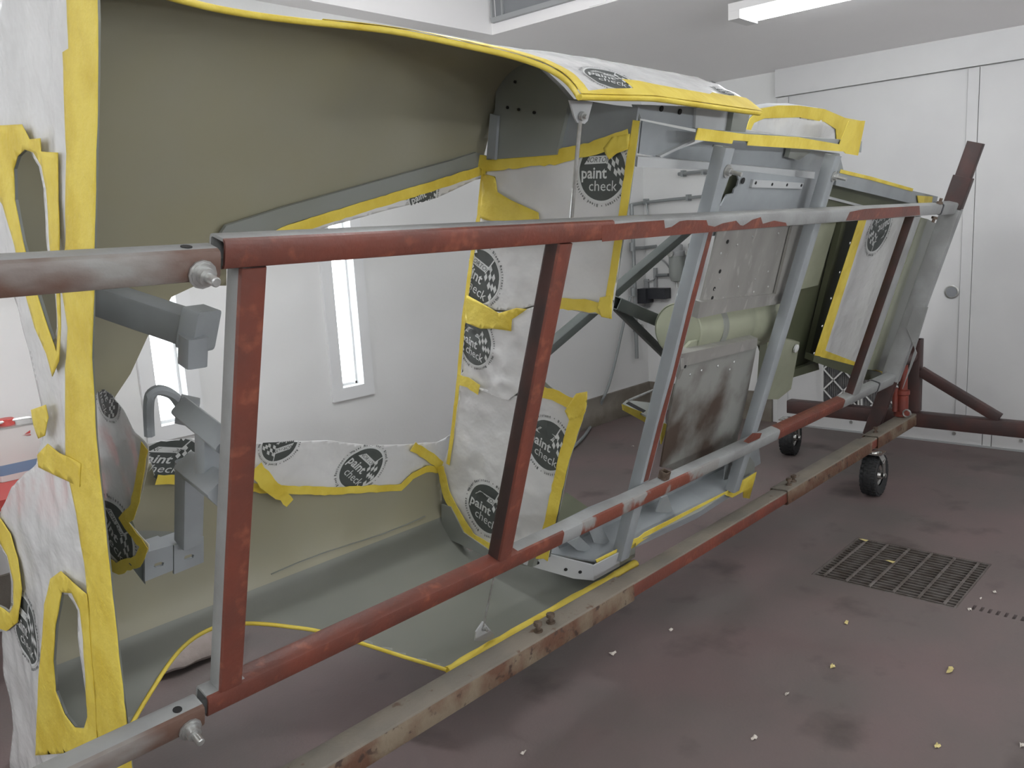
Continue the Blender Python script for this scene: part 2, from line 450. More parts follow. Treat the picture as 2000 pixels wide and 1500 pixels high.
struct('floor', (lambda m: (f_floor(m), m)[1])(MB()), ['concrete_floor', 'hole_black'], 'worn brownish painted concrete floor')
# wall with the two narrow windows
WZ0, WZ1 = .745, 2.02
WINS = [(2.905, 3.060), (1.800, 1.955)]
mb = MB()
plate(mb, YW(WALL_Y), [(X0, 0), (X1 + .1, 0), (X1 + .1, 3.4), (X0, 3.4)], [[(a, WZ0), (b, WZ0), (b, WZ1), (a, WZ1)] for a, b in WINS], .14, 0, 0, px=False)
struct('wall_left', mb, 'wall_paint', 'white painted wall with two narrow windows')
for k, (a, b) in enumerate(WINS):
    w = thing('window_%d' % (k + 1), (a, WALL_Y, WZ0), None, None); del w['category']; del w['label']; w['kind'] = 'structure'
    cw, y = .074, WALL_Y
    for x0, x1, z0, z1 in ((a - cw, a, WZ0 - cw, WZ1 + cw), (b, b + cw, WZ0 - cw, WZ1 + cw), (a, b, WZ0 - cw, WZ0), (a, b, WZ1, WZ1 + cw)):
        part(w, 'casing', 'window_white', lambda m: bxw(m, x0, x1, y - .018, y - .0005, z0, z1))
    for x0, x1, z0, z1 in ((a, a + .012, WZ0, WZ1), (b - .012, b, WZ0, WZ1), (a, b, WZ0, WZ0 + .015), (a, b, WZ1 - .015, WZ1)):
        part(w, 'sash', 'window_white', lambda m: bxw(m, x0, x1, y + .05, y + .085, z0, z1))
    part(w, 'pane', 'glass', lambda m: bxw(m, a + .01, b - .01, y + .064, y + .068, WZ0 + .01, WZ1 - .01))
# far wall behind the stand
mb = MB(); plate(mb, XW(WALL_X), [(-Y1 - .14, 0), (-Y0, 0), (-Y0, 3.4), (-Y1 - .14, 3.4)], [], .14, 0, 0, px=False)
struct('wall_right', mb, 'wall_paint', 'white painted far wall')
mb = MB(); bxw(mb, X0, X1, Y0 - .1, Y0, 0, 3.4); struct('wall_back', mb, 'wall_paint')
mb = MB(); bxw(mb, X0 - .1, X0, Y0 - .1, Y1 + .1, 0, 3.4); struct('wall_near', mb, 'wall_paint')
# ceiling: low border along the window wall, raised field, sloping far field
mb = MB()
RX = 4.22; RY = 3.93
bxw(mb, X0, RX, Y0, RY, ZR, ZR + .08); bxw(mb, X0, RX, RY, Y1, ZC, ZR + .08); 
sl = [(RX, ZC), (X1, ZS), (X1, ZR + .08), (RX, ZR + .08)]
vs = [V((x, y, z)) for y in (Y0, Y1) for x, z in sl]
mb.add(vs, [(0, 1, 2, 3)[::-1], (4, 5, 6, 7), (0, 4, 5, 1)[::-1], (1, 5, 6, 2)[::-1], (2, 6, 7, 3)[::-1], (3, 7, 4, 0)[::-1]])
struct('ceiling', mb, 'ceiling_paint', 'white painted ceiling stepping up above the work')
# framed grey panel set in the ceiling step
mb = MB(); 
w = thing('trim_1', (RX, 3.9, 2.93), None, None); del w['category']; del w['label']; w['kind'] = 'structure'
part(w, 'panel', 'vent_grey', lambda m: bxw(m, RX - .012, RX - .001, 3.88, 1.0, 2.95, 3.2))
part(w, 'frame_rail', 'grey_trim', lambda m: bxw(m, RX - .03, RX - .001, 3.91, 1.0, 2.925, 2.955))
for yy in (3.91, 3.82, 2.9, 2.0): part(w, 'frame_stile', 'grey_trim', lambda m: bxw(m, RX - .026, RX - .0005, yy - .012, yy, 2.955, 3.2))
part(w, 'bracket_plate', 'ceiling_paint', lambda m: bxw(m, RX - .006, RX - .001, 3.14, 3.02, 2.865, 2.922))
# brown concrete curb along the foot of the window wall and round the corner
mb = MB(); bxw(mb, X0, X1 - .0005, Y1 - .022, Y1 - .0005, .0005, .235); struct('baseboard_left', mb, 'curb_concrete', 'brown concrete curb below the window wall')
mb = MB(); bxw(mb, X1 - .022, X1 - .0005, 2.93, Y1 - .023, .0005, .235); struct('baseboard_right', mb, 'curb_concrete', 'brown concrete curb in the corner')
# header and large door panels in the far wall
mb = MB(); bxw(mb, X1 - .05, X1 - .0005, Y0 + .001, 2.89, 2.462, 2.655); struct('trim_2', mb, 'door_paint', 'white boxed header over the big door')
d = thing('door_1', (X1, 1.6, 0), None, None); del d['category']; del d['label']; d['kind'] = 'structure'
part(d, 'door_panel', 'door_paint', lambda m: bxw(m, X1 - .022, X1 - .001, 1.605, 2.795, .14, 2.455))
part(d, 'door_panel', 'door_paint', lambda m: bxw(m, X1 - .022, X1 - .001, Y0 + .01, 1.535, .14, 2.455))
part(d, 'batten', 'door_paint', lambda m: bxw(m, X1 - .030, X1 - .001, 1.538, 1.602, .14, 2.455))
part(d, 'door_jamb', 'door_paint', lambda m: bxw(m, X1 - .034, X1 - .001, 2.797, 2.88, .0005, 2.455))
for ya, yb in ((2.795, 1.43), (1.425, 1.375), (1.37, Y0 + .01)):
    part(d, 'bottom_rail', 'door_paint', lambda m: bxw(m, X1 - .038, X1 - .001, ya, yb, .012, .135))
part(d, 'sill_strip', 'grey_trim', lambda m: bxw(m, X1 - .05, X1 - .001, Y0 + .01, 2.795, .0005, .012))
def f(m):
    for yy in (2.65, 2.3, 1.95, 1.6, 1.2, .8): cyl(m, (X1 - .044, yy, .075), (X1 - .037, yy, .075), .012, 8)
part(d, 'rail_bolts', 'zinc', f, kind='stuff')
a, b = XW(X1 - .022).px(1859, 570)
def f(m):
    lathe(m, XW(X1 - .022).pt(a, b), (-1, 0, 0), [(.046, 0), (.046, .006), (.038, .009), (.036, .004), (.034, .004)], 24)
part(d, 'lock_escutcheon', 'zinc', f, True)
part(d, 'lock_bore', 'vent_grey', lambda m: cyl(m, XW(X1 - .0225).pt(a, b), XW(X1 - .028).pt(a, b), .033, 20))

# ------------------------------------------------------------------ ceiling light, and unseen lamps added for fill
def batten(loc, label, ax=(V((1, 0, 0)), V((0, 1, 0)), V((0, 0, 1))), hang=0.0, name='ceiling_light', group='fluorescent battens on the ceiling', L=1.26, glow=1.0):
    """A fluorescent batten with a glowing wrap-round diffuser; ax = across, along, and back towards its mounting."""
    c = V(loc); ea, el, eb = ax; W, H = .22, .055
    t = thing(name, loc, label, name.replace('_', ' '), group)
    if hang: W = .05
    part(t, 'housing', 'lamp_metal', lambda m: box(m, c + eb * (H + .012) / 2, (ea, el, eb), (W, L, H - .012)))
    for s in (-1, 1):
        part(t, 'end_plate', 'lamp_metal', lambda m: box(m, c + el * s * (L / 2 - .035) - eb * .0112, (ea, el, eb), (W, .07, .0455)))
        if hang: part(t, 'hanging_rod', 'zinc', lambda m: cyl(m, c + el * s * .45 + eb * H, c + el * s * .45 + eb * (H + hang), .005, 8))
    prof = [(-.075, .0115), (-.072, -.020), (-.055, -.032), (.055, -.032), (.072, -.020), (.075, .0115)]
    if hang: prof = [(.032 * math.sin(q) , -.021 - .032 * math.cos(q)) for q in [math.pi * (k / 6 - 1) for k in range(13)]]
    def f(m):
        vs = [c + ea * a + el * s * (L / 2 - .072) + eb * b for s in (-1, 1) for a, b in prof]; n = len(prof)
        m.add(vs, [(k, k + 1, n + k + 1, n + k)[::-1] for k in range(n - 1)] + [tuple(range(n)), tuple(range(n, 2 * n))[::-1]])
    gm = 'lamp_glow_%03d' % int(glow * 100)
    if gm not in M: mat(gm, (1, 1, 1), .4, emit=(.95, .97, 1.0), estr=LAMP_GLOW * glow)
    part(t, 'diffuser', gm, f)
    return t
def ceiling_light(loc, label, hang=0.0, glow=1.0): return batten(loc, label, hang=hang, glow=glow)
def added_wall_light(loc, label, along, back, glow=1.0): return batten(loc, label, (V(along).cross(V(back)), V(along), V(back)), 0, 'added_wall_light', 'added fill battens along the near walls', glow=glow)
for x, lab in ((-.9, 'added fill batten on the wall behind the viewer, nearest the near end'), (1.3, 'added fill batten on the wall behind the viewer, middle one of the row'), (3.5, 'added fill batten on the wall behind the viewer, nearest the big door')):  # unseen lamps added to fill the side facing the camera
    added_wall_light((x, Y0 + .056, 1.75), lab, (1, 0, 0), (0, -1, 0), 1.35)
for y, lab in ((.6, 'added fill batten on the near end wall, the one further from the windows'), (2.7, 'added fill batten on the near end wall beside the windows')):  # more added lamps out of view, brightening faces turned to the near end
    added_wall_light((X0 + .056, y, 1.60), lab, (0, 1, 0), (-1, 0, 0), .85)
ceiling_light((4.72, 1.83, 2.742), 'lit white fluorescent batten on the sloping ceiling', 0, .32)
ceiling_light((4.72, -1.2, 2.742), 'added fill batten on the sloping ceiling nearest the door side', 0, .30)  # added out of view for front fill
ceiling_light((2.0, 2.45, 2.62), 'added hanging fill batten above the fuselage near the window wall', .545, 2.2)  # unseen lamp added to brighten the window wall, far floor and ceiling
ceiling_light((-.6, 2.6, 2.50), 'added hanging fill batten at the near end of the window wall', .665, .45)  # unseen, added as fill at the near end
ceiling_light((-.6, -.6, 2.45), 'added hanging fill batten behind the viewer', .715, 1.0)  # unseen front fill, added behind the camera
ceiling_light((3.4, -.1, 2.42), 'added hanging fill batten over the open floor beside the viewer', .745, .9)  # added above the frame to lift the sloping ceiling

# ================================================================== ROTISSERIE LADDER FRAME
A = .056                                       # square steel tube
lf = thing('ladder_frame', L2W(2.5, 0, .03), 'tilted steel ladder frame of red and grey square tube holding the fuselage', 'frame')
def two_tone(front, other):
    return lambda n: front if (-n).dot(BB) > .6 else other
def rail(name, x0, x1, v, w=A / 2, mats=('grey_overspray', 'red_primer'), a=A, label=None, closed=False):
    return part(lf, name, list(mats), lambda m: tube(m, L2W(x0, v, w), L2W(x1, v, w), UU, BB, a, a, .010, .006, two_tone(1, 0), closed), True, label)
VU = 1.0368 + A / 2; VL = A / 2
GO, RP, RG, BG, DR = 'grey_overspray', 'red_primer', 'red_grey_patches', 'brown_grey_patches', 'dark_red_steel'
def lrail(segs, v):
    mats = [GO, RP, RG, BG]; mb = MB()
    for i, (xa, xb, mi) in enumerate(segs):
        tube(mb, L2W(xa, v, A / 2), L2W(xb, v, A / 2), UU, BB, A, A, .010, .006, (lambda q: (lambda n: (q % 10) if ((-n).dot(BB) > .6 or q >= 10) else 0))(mi))
    return mb.build('rail', mats, lf, True)
lrail([(.764, 1.93, 1), (1.93, 4.90, 0)], VU)
lrail([(.768, .862, 1), (.862, 1.80, 11), (1.80, 2.02, 1), (2.02, 2.12, 0), (2.12, 2.55, 2), (2.55, 3.05, 2), (3.05, 3.62, 0), (3.62, 4.40, 11), (4.40, 4.90, 0)], VL)
for pts in ([(1176, 472), (1176, 440), (1240, 434), (1297, 430), (1299, 446), (1312, 443), (1328, 432), (1342, 430), (1380, 430), (1383, 440), (1396, 443), (1412, 436), (1438, 431), (1446, 440), (1452, 441), (1470, 429), (1486, 424), (1490, 437), (1512, 431), (1535, 435), (1537, 441), (1380, 454), (1220, 468)],
            [(1652, 431), (1660, 414), (1690, 408), (1796, 402), (1797, 420), (1700, 429)]):
    part(lf, 'red_paint_patch', RP, lambda m: plate(m, WP(-.0004), pts, [], .0006, 0))
part(lf, 'red_paint_patch', RP, lambda m: plate(m, WP(-.0004), [(1452, 862), (1470, 846), (1488, 846), (1484, 856), (1462, 866)], [], .0006, 0))
# rungs between the rails
def rung(x0, x1, mats, w=0.0, front=1, d=A):
    return part(lf, 'rung', list(mats), lambda m: tube(m, L2W((x0 + x1) / 2, A - .001, w + d / 2), L2W((x0 + x1) / 2, 1.0365, w + d / 2), EX, BB, x1 - x0, d, .010, .006, two_tone(front, 0)), True)
rung(.797, .853, (GO, RP)); rung(1.708, 1.764, (DR, RP)); rung(4.52, 4.60, (DR, GO))
# end tubes slid into the near ends of the rails, with their bolts
EV = -.016
def endtube(v, x1, nm):
    o = part(lf, 'end_tube', [GO, BG], lambda m: tube(m, L2W(-.9, v, A / 2 - .006), L2W(x1, v, A / 2 - .006), UU, BB, A + .002, A + .002, .012, .006, two_tone(1, 0)), True)
    p = L2W(x1 - .035, v - .012, -.008)
    def f(m):
        lathe(m, p, -BB, [(.026, 0), (.026, .004), (.022, .004), (.022, .008), (.016, .008), (.016, .022), (.009, .022), (.009, .048), (.007, .050)], 12)
    part(lf, 'bolt', 'zinc', f, True)
    q = L2W(x1 - .05, v + A / 2 + .0015, .02)
    part(lf, 'pin_hole', 'hole_black', lambda m: lathe(m, q, UU, [(.010, 0), (.010, .001)], 14))
    return o
endtube(VU + EV, .752, 'u'); endtube(VL + EV + .004, .756, 'l')
# two long mounting posts behind the rails, reaching past both of them
def post(x0, x1, mats, v0, v1, mf):
    return part(lf, 'mounting_post', list(mats), lambda m: tube(m, L2W((x0 + x1) / 2, v0, .082), L2W((x0 + x1) / 2, v1, .082), EX, BB, x1 - x0, .051, .009, .006, mf), True)
post(2.545, 2.607, ('grey_primer', 'grey_primer', RP), -.30, 1.298, two_tone(1, 0))
post(3.440, 3.505, ('grey_primer', 'grey_primer', RP), -.26, 1.296, two_tone(1, 0))
part(lf, 'red_paint_run', RP, lambda m: plate(m, WP(.0558), [(2.562, .057), (2.594, .057), (2.596, 1.03), (2.570, 1.03), (2.562, .8), (2.570, .5), (2.560, .3)], [], .0008, .0, 0, px=False))
for x, v in ((2.585, 1.225), (3.475, 1.215)):
    def f(m):
        p = L2W(x, v, .056); lathe(m, p, -BB, [(.022, 0), (.022, .004), (.014, .004), (.014, .016), (.007, .016), (.007, .055)], 12)
    part(lf, 'stud', 'zinc', f, True)
def f(m):
    tube(m, L2W(2.66, .058, .03), L2W(2.66, .09, .03), EX, BB, .035, .035, .004, .004)
part(lf, 'stub_tube', 'bolt_rust', f, True)
# swinging end arm: bar with a sleeve, and the stubs that take the rails
XE = 5.20
def bar(m, v0, v1, a, b, x=XE, w=.03): tube(m, L2W(x, v0, w), L2W(x, v1, w), EX, BB, a, b, .010, .007)
part(lf, 'arm_bar', DR, lambda m: bar(m, -.36, 1.42, .05, .085), True)
part(lf, 'arm_sleeve', ['grey_overspray'], lambda m: bar(m, .02, 1.06, .066, .101), True)
part(lf, 'arm_sleeve', [DR], lambda m: bar(m, 1.065, 1.235, .066, .101), True)
for v in (VU, VL):
    part(lf, 'stub', GO, lambda m: tube(m, L2W(4.915, v, A / 2), L2W(XE - .034, v, A / 2), UU, BB, A + .008, A + .008, .010, .006), True)
    part(lf, 'joint_band', 'black_metal', lambda m: tube(m, L2W(4.901, v, A / 2), L2W(4.914, v, A / 2), UU, BB, A + .004, A + .004, .010, .006), True)
for v, s in ((VU + .035, 1), (VU - .045, -1)):
    part(lf, 'clamp_bolt', 'bolt_rust', lambda m: lathe(m, L2W(4.86, v - .006 * s, .01), UU * s, [(.016, 0), (.016, .012), (.008, .012), (.008, .03)], 8))
part(lf, 'gusset_plate', 'grey_overspray', lambda m: plate(m, XP(XE - .036), [(1790, 690), (1762, 760), (1800, 640), (1812, 600), (1785, 598), (1770, 640)], [], .012))

# ================================================================== ROTISSERIE STAND ON CASTERS
st = thing('rotisserie_stand', (5.5, 1.69, 0), 'low rusty steel rotisserie stand on rubber casters', 'stand')
BY0, BY1, BZ0, BZ1 = 1.652, 1.732, .268, .332
by, bz, bw, bh = (BY0 + BY1) / 2, (BZ0 + BZ1) / 2, BY1 - BY0, BZ1 - BZ0
EY, EZ = V((0, 1, 0)), V((0, 0, 1))
def topside(n): return 1 if n.z > .6 else 0
def beam(x0, x1, g, mats=('rusty_beam_side', 'rusty_beam_top'), name='base_beam'):
    return part(st, name, list(mats), lambda m: tube(m, (x0, by, bz), (x1, by, bz), EY, EZ, bw + g, bh + g, .008, .005, topside), True)
beam(-1.2, 2.35, .010); beam(2.35, 3.80, -.004, ('red_primer', 'rusty_beam_top')); beam(3.62, 4.70, .010, name='beam_sleeve'); beam(4.70, 4.95, -.006, ('red_primer', 'rusty_beam_top')); 
beam(4.80, 5.46, .012, name='beam_sleeve')
def setbolt(x, y):
    def f(m): lathe(m, (x, y, BZ1 + .004), EZ, [(.015, 0), (.015, .008), (.007, .008), (.007, .022), (.014, .022), (.014, .034)], 8)
    part(st, 'set_bolt', 'bolt_rust', f)
for x, y in ((3.70, by - .012), (3.76, by - .008), (1.86, by - .012), (1.93, by - .006), (4.88, by)): setbolt(x, y)
# cross beam with its post, braces and jack
part(st, 'cross_beam', ['dark_red_steel', 'dark_red_steel'], lambda m: tube(m, (5.51, 2.50, .295), (5.51, -.4, .295), EX, EZ, .085, .09, .008, .005, topside), True)
part(st, 'post', DR, lambda m: tube(m, (5.53, 1.69, .342), (5.53, 1.69, .80), EX, EY, .075, .085, .008, .005), True)
part(st, 'brace', DR, lambda m: tube(m, (5.52, 1.65, .60), (5.52, 1.20, .345), EX, V((0, .255, -.45)), .05, .06, .005, .004), True)
part(st, 'brace', DR, lambda m: tube(m, (5.52, 1.73, .60), (5.52, 2.18, .345), EX, V((0, .255, .45)), .05, .06, .005, .004), True)
part(st, 'pivot_shaft', DR, lambda m: cyl(m, L2W(XE + .026, .12, .03), (5.49, L2W(0, .12, .03).y, L2W(0, .12, .03).z), .035, 20), True)
def f(m):
    lathe(m, (5.36, 1.70, .342), EZ, [(.050, 0), (.050, .02), (.034, .03), (.034, .13), (.040, .135), (.040, .16), (.026, .165), (.026, .33), (.032, .335), (.032, .37)], 18)
    cyl(m, (5.33, 1.735, .37), (5.33, 1.735, .52), .017, 12)
part(st, 'hydraulic_jack', 'jack_red', f, True, 'red hydraulic jack body')
part(st, 'jack_ring', 'zinc', lambda m: sweep(m, [V((5.30, 1.655 + .022 * math.cos(t), .372 + .022 * math.sin(t))) for t in [2 * math.pi * k / 16 for k in range(17)]], .005, 6), True)
def caster(c, ang, plate_z, label):
    """Swivel caster with a knobbly rubber tyre."""
    x, y = c; R_, W_ = .122, .09; ax = V((math.cos(ang), math.sin(ang), 0)); fw = V((-ax.y, ax.x, 0)); o = V((x, y, R_ + .001))
    prof = [(.060, -.034), (.082, -.044), (.106, -.045), (.117, -.032), (.1195, -.010), (.1195, .010), (.117, .032), (.106, .045), (.082, .044), (.060, .034)]
    wh = part(st, 'caster', 'black_rubber', lambda m: lathe(m, o, ax, prof, 28, 0, False), True, label)
    def tread(m):
        for k in range(26):
            t = 2 * math.pi * k / 26
            for j, s in enumerate((-.033, -.011, .011, .033)):
                tt = t + (math.pi / 26 if j % 2 else 0); d = fw * math.cos(tt) + EZ * math.sin(tt); tn = -fw * math.sin(tt) + EZ * math.cos(tt)
                box(m, o + d * (.1175 if abs(s) < .02 else .1145) + ax * s, (d, ax, tn), (.010, .017, .017))
    mb2 = MB(); tread(mb2); mb2.build('tread', 'black_rubber', wh, kind='stuff')
    mb2 = MB(); lathe(mb2, o, ax, [(.062, -.022), (.058, -.028), (.030, -.018), (.022, -.044), (.012, -.046), (.012, .046), (.022, .044), (.030, .018), (.058, .028), (.062, .022)], 22); mb2.build('wheel_rim', 'chrome', wh, True)
    mb2 = MB()
    for s in (-1, 1):
        e = ax * s * .056
        p1, p2, p3 = o + e, o + e + EZ * .09 + fw * .012, o + e * .75 + EZ * (plate_z - R_ - .016) + fw * .03
        for q0, q1, w0 in ((p1, p2, .036), (p2, p3, .044)):
            d = (q1 - q0).normalized(); box(mb2, (q0 + q1) / 2, (d, ax, d.cross(ax)), ((q1 - q0).length + .012, .006, w0))
        lathe(mb2, o + e * 1.0, ax * s, [(.014, 0), (.014, .010), (.007, .012)], 8)
    box(mb2, o + EZ * (plate_z - R_ - .012) + fw * .02, (ax, fw, EZ), (.118, .10, .008))
    lathe(mb2, o + EZ * (plate_z - R_ - .010) + fw * .02, EZ, [(.036, -.006), (.036, .006), (.03, .009)], 18)
    mb2.build('fork', 'chrome', wh, True)
caster((4.76, 1.655), math.radians(91), .268, 'knobbly black tyre under the long base beam')
caster((5.33, 2.41), math.radians(97), .262, 'knobbly black tyre under the far end of the cross beam')
caster((5.46, -.30), math.radians(95), .25, 'knobbly black tyre under the near end of the cross beam')

# ================================================================== FUSELAGE SECTION
fu = thing('fuselage_section', L2W(1.8, -.38, .45), 'gutted aircraft fuselage section in olive primer, masked with film and yellow tape', 'fuselage')
# cross-section of the shell, (v, w) from the near lower edge round the far side to the near upper edge
SEC = smoothpts([V((-.375, .075)), V((-.405, .26)), V((-.415, .46)), V((-.385, .62)), V((-.26, .745)), V((0, .80)), V((.26, .82)), V((.52, .825)), V((.80, .82)),
                 V((1.08, .805)), V((1.30, .765)), V((1.42, .68)), V((1.468, .52)), V((1.455, .34)), V((1.425, .18)), V((1.385, .075))], 6)
NS = len(SEC) - 1
def sec(s):
    s = max(0, min(NS, s)); i = min(int(s), NS - 1); return SEC[i].lerp(SEC[i + 1], s - i)
def s_w(w, top):
    rng = range(NS, NS // 2, -1) if top else range(0, NS // 2)
    for i in rng:
        j = i - 1 if top else i + 1
        if (SEC[i].y - w) * (SEC[j].y - w) <= 0 and SEC[i].y != SEC[j].y: return i + (j - i) * (w - SEC[i].y) / (SEC[j].y - SEC[i].y)
    return NS if top else 0
def s_v(v):
    for i in range(NS):
        if SEC[i].y > .6 and (SEC[i].x - v) * (SEC[i + 1].x - v) <= 0: return i + (v - SEC[i].x) / (SEC[i + 1].x - SEC[i].x)
    return NS / 2
K = .06                                            # scale of the section parameter against metres along X
def shell_pt(x, s, off=0.0):
    q = sec(s); a, b = sec(s - .3), sec(s + .3); t = (b - a).normalized(); nrm = V((-t.y, t.x))     # outward
    crown = max(0, min(1, (x - 1.6) / .5)) * .03 if s > NS * .8 else 0
    p = q + nrm * (-off); return L2W(x, p.x + crown * min(1, (s - NS * .8) / 6), p.y)
bot_arc = [(1.640, .075), (1.605, .18), (1.55, .32), (1.47, .47), (1.38, .56), (1.29, .615), (1.18, .65), (1.08, .645), (.99, .61), (.88, .53), (.79, .45), (.72, .38), (.672, .32)]
top_arc = [(1.765, .075), (1.785, .12), (1.795, .18), (1.785, .25), (1.735, .33), (1.64, .42), (1.50, .51), (1.34, .58), (1.18, .61), (1.02, .60), (.88, .54), (.76, .46), (.672, .39)]
bot_arc = [tuple(p) for p in smoothpts([V(p) for p in bot_arc], 3)]; top_arc = [tuple(p) for p in smoothpts([V(p) for p in top_arc], 3)]
botE = [(x, s_w(w, False)) for x, w in bot_arc]; topE = [(x, s_w(w, True)) for x, w in top_arc]
XB = 2.20                                          # bulkhead station
outl = [(2.71, 0)] + botE + [(.615, botE[-1][1])][:0] + topE[::-1] + [(2.74, NS), (2.74, s_w(.44, True)), (XB + .012, s_w(.5, True)), (XB + .012, s_w(.55, False)), (2.71, s_w(.40, False))]
FAR = WP(.81)
def far(pts): return [(a, s_v(b)) for a, b in FAR.poly(pts)]
opening = far([(446, 560), (446, 492), (560, 448), (700, 407), (850, 362), (938, 330), (925, 430), (905, 600), (880, 760), (868, 880), (835, 900), (780, 930), (640, 930), (510, 932), (400, 915), (300, 905), (230, 930), (150, 990), (-90, 1015), (-90, 572), (55, 560), (330, 562)])
opening = [(XB + .06 if x > 2.02 else x, s) for x, s in opening]
def f(mb):
    sc = lambda L: [(x, s * K) for x, s in L]
    nv, fs = cdt(sc(outl), [sc(opening)], .030)
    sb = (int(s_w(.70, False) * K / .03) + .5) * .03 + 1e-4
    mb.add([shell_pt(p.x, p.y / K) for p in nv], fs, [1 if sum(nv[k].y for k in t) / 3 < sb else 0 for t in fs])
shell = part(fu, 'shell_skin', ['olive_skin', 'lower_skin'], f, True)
bm = bmesh.new(); bm.from_mesh(shell.data); bmesh.ops.recalc_face_normals(bm, faces=bm.faces); bm.to_mesh(shell.data); bm.free()
md = shell.modifiers.new('thickness', 'SOLIDIFY'); md.thickness = .003; md.offset = 0
part(fu, 'skin_gusset', 'olive_skin', lambda m: plate(m, WP(.79), [(55, 540), (420, 540), (335, 580), (292, 650), (255, 730), (215, 790), (150, 805), (120, 760), (110, 700), (80, 640), (58, 580)], [], .004, 0))
# taped rims of the shell
def rim(pts, r, flat=.55, jag=0.0):
    def f(m):
        P = smoothpts(pts, 3); rr = [r * (1 + random.uniform(-jag, jag)) for _ in P]; sweep(m, P, rr, 10, 0, flat)
    return part(fu, 'masking_tape', 'masking_tape', f, True)
rim([shell_pt(x, s) for x, s in botE[::2]], .0065, 1)
rim([shell_pt(x, 0) for x in (1.64, 1.75, 1.9, 2.1, 2.3, 2.5, 2.70)], .015, .8, .25)
rim([shell_pt(x, s) for x, s in topE[::2]], .008, 1)
rim([shell_pt(x, NS) for x in (1.765, 1.9, 2.1, 2.3, 2.5, 2.6, 2.74)], .010, .8)
# film and wide tape over the outside of the upper skin
def over(name, m_, outline, off, amp, seed, res=.03):
    fn = crumple(seed, amp, 7)
    def f(mb):
        nv, fs = cdt([(x, s * K) for x, s in outline], [], res)
        mb.add([shell_pt(p.x, p.y / K, off + fn(p.x, p.y)) for p in nv], fs)
    o = part(fu, name, m_, f, True); md = o.modifiers.new('thickness', 'SOLIDIFY'); md.thickness = .0015; return o, fn
sT = lambda w: s_w(w, True)
topfilm = [(x, s - .25) for x, s in topE if x > .9][::-1] + [(2.745, NS - .1), (2.745, sT(.44)), (XB, sT(.52)), (XB, NS * .72), (.9, NS * .72)]
_, topf = over('masking_film', 'masking_film', topfilm, -.007, .005, 5)
ring_t = [(x, q) for x, q in topE if x > 1.30]
ring_i = [(1.2 + (x - 1.2) * 1.045 + .012, NS + (q - NS) * 1.06) for x, q in ring_t][1:]
over('masking_tape', 'masking_tape', ring_t[::-1] + [(2.75, NS), (2.75, NS - 4.4), (2.69, NS - 4.6), (2.62, NS - 4.2), (2.52, NS - 4.4), (2.48, NS - 3.7), (2.38, NS - 3.9), (2.2, NS - 4.0), (2.03, NS - 4.6), (2.03, NS - 2.3), (1.90, NS - 1.9)] + ring_i, -.0105, .001, 6, .02)
class TopPrint:
    """Adapter so that the printed mark follows the crowned upper skin."""
    def __init__(s, o): s.o = o; s.outer = [(0.5, 0), (3, 0), (3, NS * K), (.5, NS * K)]; s.holes = []; s.pl = s
    def px(s, x, y): return s.c
    def pt(s, a, b, h=0.0): return shell_pt(a, b / K, -.0085 + topf(a, b) - h)
tp = TopPrint(_); tp.c = (1.985, (NS - 5.0) * K); logo(tp, 0, 0, .085, -42, (1, -1.9))
tp.c = (2.66, (NS - 6.2) * K); logo(tp, 0, 0, .05, 0, (1, -1.9))

# longeron flange and its tape above the side opening
FP = WP(.795)
part(fu, 'longeron_flange', 'grey_skin', lambda m: plate(m, FP, [(425, 462), (440, 440), (560, 402), (740, 352), (880, 313), (928, 297), (955, 305), (945, 324), (850, 352), (700, 395), (560, 437), (520, 470)], [], .012, .006))
lfilm = Film(fu, FP, [(520, 485), (560, 452), (700, 410), (850, 362), (945, 330), (950, 345), (925, 350), (850, 385), (740, 412), (640, 440), (560, 470), (530, 492)], h0=.009, amp=.003, seed=8)
logo(lfilm, 822, 378, .06, 12)
tape(fu, FP, [(470, 486), (560, 448), (700, 404), (850, 359), (950, 327)], .034, h=.013, jag=.0015)
# film round the lower sill of the opening
SP = WP(.785)
sill = Film(fu, SP, [(285, 872), (300, 860), (405, 852), (505, 863), (640, 858), (720, 868), (800, 866), (850, 862), (893, 838), (887, 900), (860, 918), (830, 908), (800, 925), (780, 952), (640, 955), (512, 958), (480, 945), (300, 932)], h0=.006, amp=.008, seed=11, sc=5)
logo(sill, 703, 912, .095, -62, (1.05, .82)); logo(sill, 322, 893, .09, -35, (1.1, .7)); logo(sill, 545, 862, .07, 175)
tape(fu, SP, [(300, 932), (400, 931), (505, 950), (640, 955), (778, 948), (800, 926), (828, 912), (862, 914)], .030, h=.018, jag=.002)
tape(fu, SP, [(800, 868), (830, 885), (862, 912)], .036, h=.02, jag=.003)
tape(fu, WP(.74), [(498, 915), (520, 940), (567, 982)], [.05, .05, .03], h=.0, jag=.004)
tape_patch(fu, SP, [(860, 900), (880, 890), (898, 905), (905, 930), (888, 940), (868, 935), (855, 920)], h0=.02, amp=.006)
# crease line and pale rub marks on the lower skin
part(fu, 'skin_lap', 'grey_skin', lambda m: sweep(m, [shell_pt(x, s_v(-.30) + .2 * math.sin(x * 9), .004) for x in (1.40, 1.5, 1.62, 1.75, 1.88, 2.0, 2.1)], .004, 6, 0, .4), True)
def f(mb):
    nv, fs = cdt([(x, (s_v(-.02) - (x - .66) * 4.2 + dy) * K) for x, dy in ((.66, 1.6), (.85, 1.5), (1.0, 1.3), (1.10, .9), (1.10, -.5), (.95, -1.3), (.8, -1.6), (.66, -1.8))], [], .03)
    mb.add([shell_pt(p.x, p.y / K, .003) for p in nv], fs)
part(fu, 'overspray_patch', 'grey_skin', f, True)

